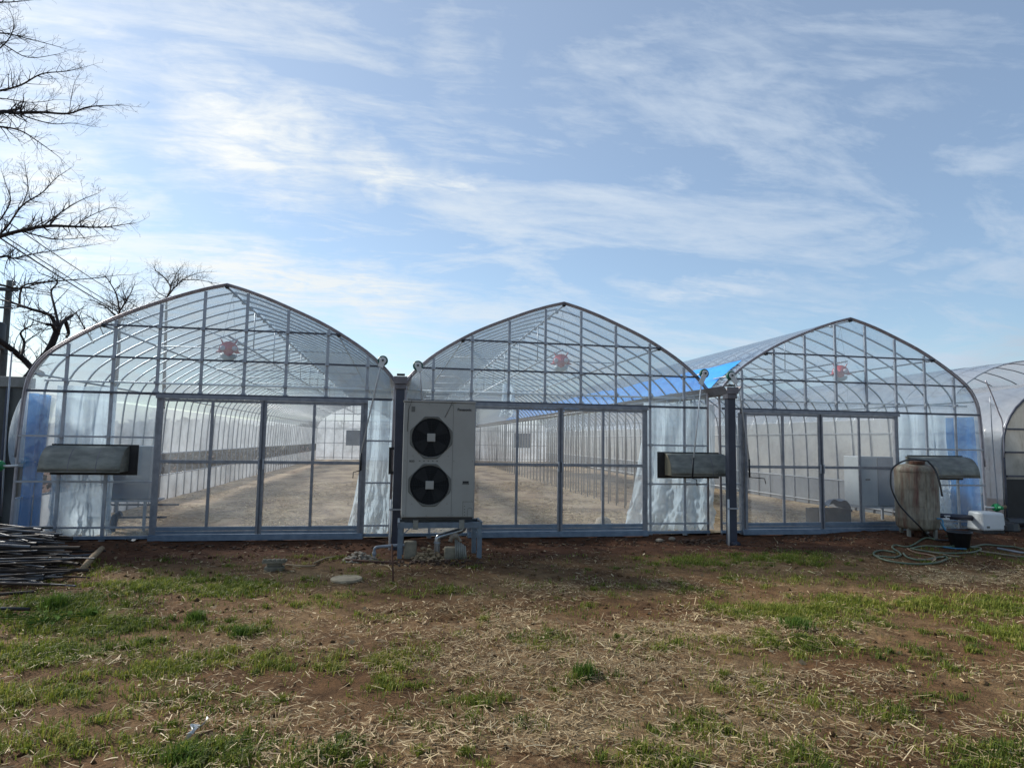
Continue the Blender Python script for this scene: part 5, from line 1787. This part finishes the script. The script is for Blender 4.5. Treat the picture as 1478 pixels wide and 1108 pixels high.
tc = nd(nt, 'ShaderNodeTexCoord')
sp = nd(nt, 'ShaderNodeSeparateXYZ'); L(tc.outputs['Generated'], sp.inputs[0])


def mth(op, a, b=None, c=None):
    n = nd(nt, 'ShaderNodeMath', operation=op)
    for i, v in enumerate((a, b, c)):
        if v is None: continue
        if isinstance(v, (int, float)): n.inputs[i].default_value = v
        else: L(v, n.inputs[i])
    return n.outputs[0]


az = mth('MULTIPLY', mth('ARCTAN2', sp.outputs[0], sp.outputs[1]), 57.29578)
el = mth('MULTIPLY', mth('ARCSINE', sp.outputs[2]), 57.29578)
cv = nd(nt, 'ShaderNodeCombineXYZ'); L(az, cv.inputs[0]); L(el, cv.inputs[1])
# plane coordinates of a high cloud deck
den = mth('ADD', mth('MAXIMUM', sp.outputs[2], 0.0), .16)
pc = nd(nt, 'ShaderNodeCombineXYZ'); L(mth('DIVIDE', sp.outputs[0], den), pc.inputs[0]); L(mth('DIVIDE', sp.outputs[1], den), pc.inputs[1])


def wnoise(rot, scl, scale, detail, rough, dist):
    mp = nd(nt, 'ShaderNodeMapping'); mp.inputs['Rotation'].default_value = (0, 0, R(rot)); mp.inputs['Scale'].default_value = scl
    L(pc.outputs[0], mp.inputs[0])
    n = nd(nt, 'ShaderNodeTexNoise'); L(mp.outputs[0], n.inputs['Vector'])
    n.inputs['Scale'].default_value = scale; n.inputs['Detail'].default_value = detail; n.inputs['Roughness'].default_value = rough; n.inputs['Distortion'].default_value = dist
    return n


def mrange(v, a, b, c, d, smooth=True):
    n = nd(nt, 'ShaderNodeMapRange', interpolation_type='SMOOTHSTEP' if smooth else 'LINEAR')
    L(v, n.inputs[0])
    for i, q in enumerate((a, b, c, d)): n.inputs[i + 1].default_value = q
    return n.outputs[0]


n_big = wnoise(-15, (.9, 1.7, 1), 1.1, 7, .6, 1.2)
n_str = wnoise(-22, (.8, 2.5, 1), 2.2, 9, .62, 1.8)
n_fine = wnoise(-35, (1.6, 4.2, 1), 5.0, 9, .66, 1.4)
n_puff = wnoise(20, (1, 1.5, 1), 5.5, 9, .62, .8)
# warp the placed cloud shapes
wn = nd(nt, 'ShaderNodeTexNoise'); wn.inputs['Scale'].default_value = .085; wn.inputs['Detail'].default_value = 5; wn.inputs['Roughness'].default_value = .6
L(cv.outputs[0], wn.inputs['Vector'])
ws = nd(nt, 'ShaderNodeVectorMath', operation='SUBTRACT'); L(wn.outputs['Color'], ws.inputs[0]); ws.inputs[1].default_value = (.5, .5, .5)
wm = nd(nt, 'ShaderNodeVectorMath', operation='MULTIPLY'); L(ws.outputs[0], wm.inputs[0]); wm.inputs[1].default_value = (14, 8, 0)
wa = nd(nt, 'ShaderNodeVectorMath', operation='ADD'); L(cv.outputs[0], wa.inputs[0]); L(wm.outputs[0], wa.inputs[1])
CL = [((-200, 60), (260, 160), 190, .72), ((150, 110), (520, 260), 130, 1.0), ((400, 200), (770, 292), 40, 1.05), ((120, 180), (640, 285), 70, .5), ((-60, 290), (260, 350), 130, .95), ((60, 345), (740, 452), 58, 1.1), ((-40, 440), (500, 470), 70, .75),
      ((820, 402), (1260, 425), 26, .75), ((900, 440), (1480, 400), 50, .4), ((930, 235), (1030, 265), 28, .55), ((1180, 165), (1460, 130), 34, .45), ((820, 90), (1300, 20), 120, .45), ((700, 60), (980, 180), 80, .45), ((1290, 385), (1478, 380), 16, .6),
      ((1060, 300), (1280, 340), 26, .45), ((560, 20), (740, 120), 120, .5), ((1300, 230), (1478, 240), 34, .4), ((640, 480), (1000, 500), 50, .5), ((340, 60), (420, 120), 60, .4), ((250, 290), (340, 310), 18, .5)]
tot = None
for (p0, p1, wd, st) in CL:
    a0, e0 = az_el(*p0); a1, e1 = az_el(*p1)
    mp = nd(nt, 'ShaderNodeMapping', vector_type='TEXTURE')
    mp.inputs['Location'].default_value = ((a0 + a1) / 2, (e0 + e1) / 2, 0)
    mp.inputs['Rotation'].default_value = (0, 0, math.atan2(e1 - e0, a1 - a0))
    mp.inputs['Scale'].default_value = (math.hypot(a1 - a0, e1 - e0) / 2 * 1.15, wd / 16.0, 1)
    L(wa.outputs[0], mp.inputs[0])
    ln = nd(nt, 'ShaderNodeVectorMath', operation='LENGTH'); L(mp.outputs[0], ln.inputs[0])
    f = mrange(ln.outputs['Value'], 0.0, 1.35, st, 0)
    tot = f if tot is None else mth('MAXIMUM', tot, f)
tex = mth('ADD', mth('MULTIPLY', n_str.outputs[0], .45), mth('ADD', mth('MULTIPLY', n_fine.outputs[0], .25), mth('MULTIPLY', n_puff.outputs[0], .30)))
texm = mrange(tex, .36, .66, .42, 1.2)
placed = mth('MULTIPLY', tot, texm)
bgc = mth('MULTIPLY', mrange(mth('ADD', mth('MULTIPLY', n_big.outputs[0], .66), mth('MULTIPLY', tex, .34)), .38, .66, .0, 1.0), .74)
haze = mrange(el, 0, 16, .42, .0)
cl = mth('ADD', mth('MAXIMUM', placed, bgc), mth('MULTIPLY', haze, .8))
cl = mth('MINIMUM', mth('MAXIMUM', cl, .24), .97)
# cloud colour: brighter towards the sun
sd_ = Vector((math.sin(R(SUN_AZ)) * math.cos(R(SUN_EL)), math.cos(R(SUN_AZ)) * math.cos(R(SUN_EL)), math.sin(R(SUN_EL))))
dt = nd(nt, 'ShaderNodeVectorMath', operation='DOT_PRODUCT'); L(tc.outputs['Generated'], dt.inputs[0]); dt.inputs[1].default_value = sd_
cr = nd(nt, 'ShaderNodeValToRGB')
e = cr.color_ramp.elements
e[0].position = 0; e[0].color = (.13, .138, .15, 1)
e[1].position = 1; e[1].color = (.54, .535, .50, 1)
q = e.new(.18); q.color = (.26, .305, .365, 1)
q = e.new(.55); q.color = (.325, .365, .41, 1)
q = e.new(.80); q.color = (.40, .42, .425, 1)
L(mrange(dt.outputs['Value'], -.2, 1, 0, 1, False), cr.inputs[0])
bg2 = nd(nt, 'ShaderNodeBackground'); bg2.inputs[1].default_value = .9
L(cr.outputs[0], bg2.inputs[0])
mx = nd(nt, 'ShaderNodeMixShader'); L(cl, mx.inputs[0]); L(bg1.outputs[0], mx.inputs[1]); L(bg2.outputs[0], mx.inputs[2])
L(mx.outputs[0], out.inputs[0])

sl = bpy.data.lights.new('sun', 'SUN'); sl.energy = 2.3; sl.angle = R(8); sl.color = (1, .95, .86)
so = bpy.data.objects.new('sun', sl); COL.objects.link(so)
so.rotation_euler = sd_.to_track_quat('Z', 'Y').to_euler()
so.location = sd_ * 60

scene.view_settings.view_transform = 'Standard'
scene.view_settings.look = 'None'
scene.view_settings.exposure = 1.3
scene.view_settings.gamma = 1
scene.cycles.transparent_max_bounces = 40
scene.cycles.max_bounces = 7
scene.cycles.diffuse_bounces = 3
scene.cycles.glossy_bounces = 3
scene.cycles.caustics_reflective = False
scene.cycles.caustics_refractive = False
scene.cycles.use_denoising = True
scene.cycles.sample_clamp_indirect = 5
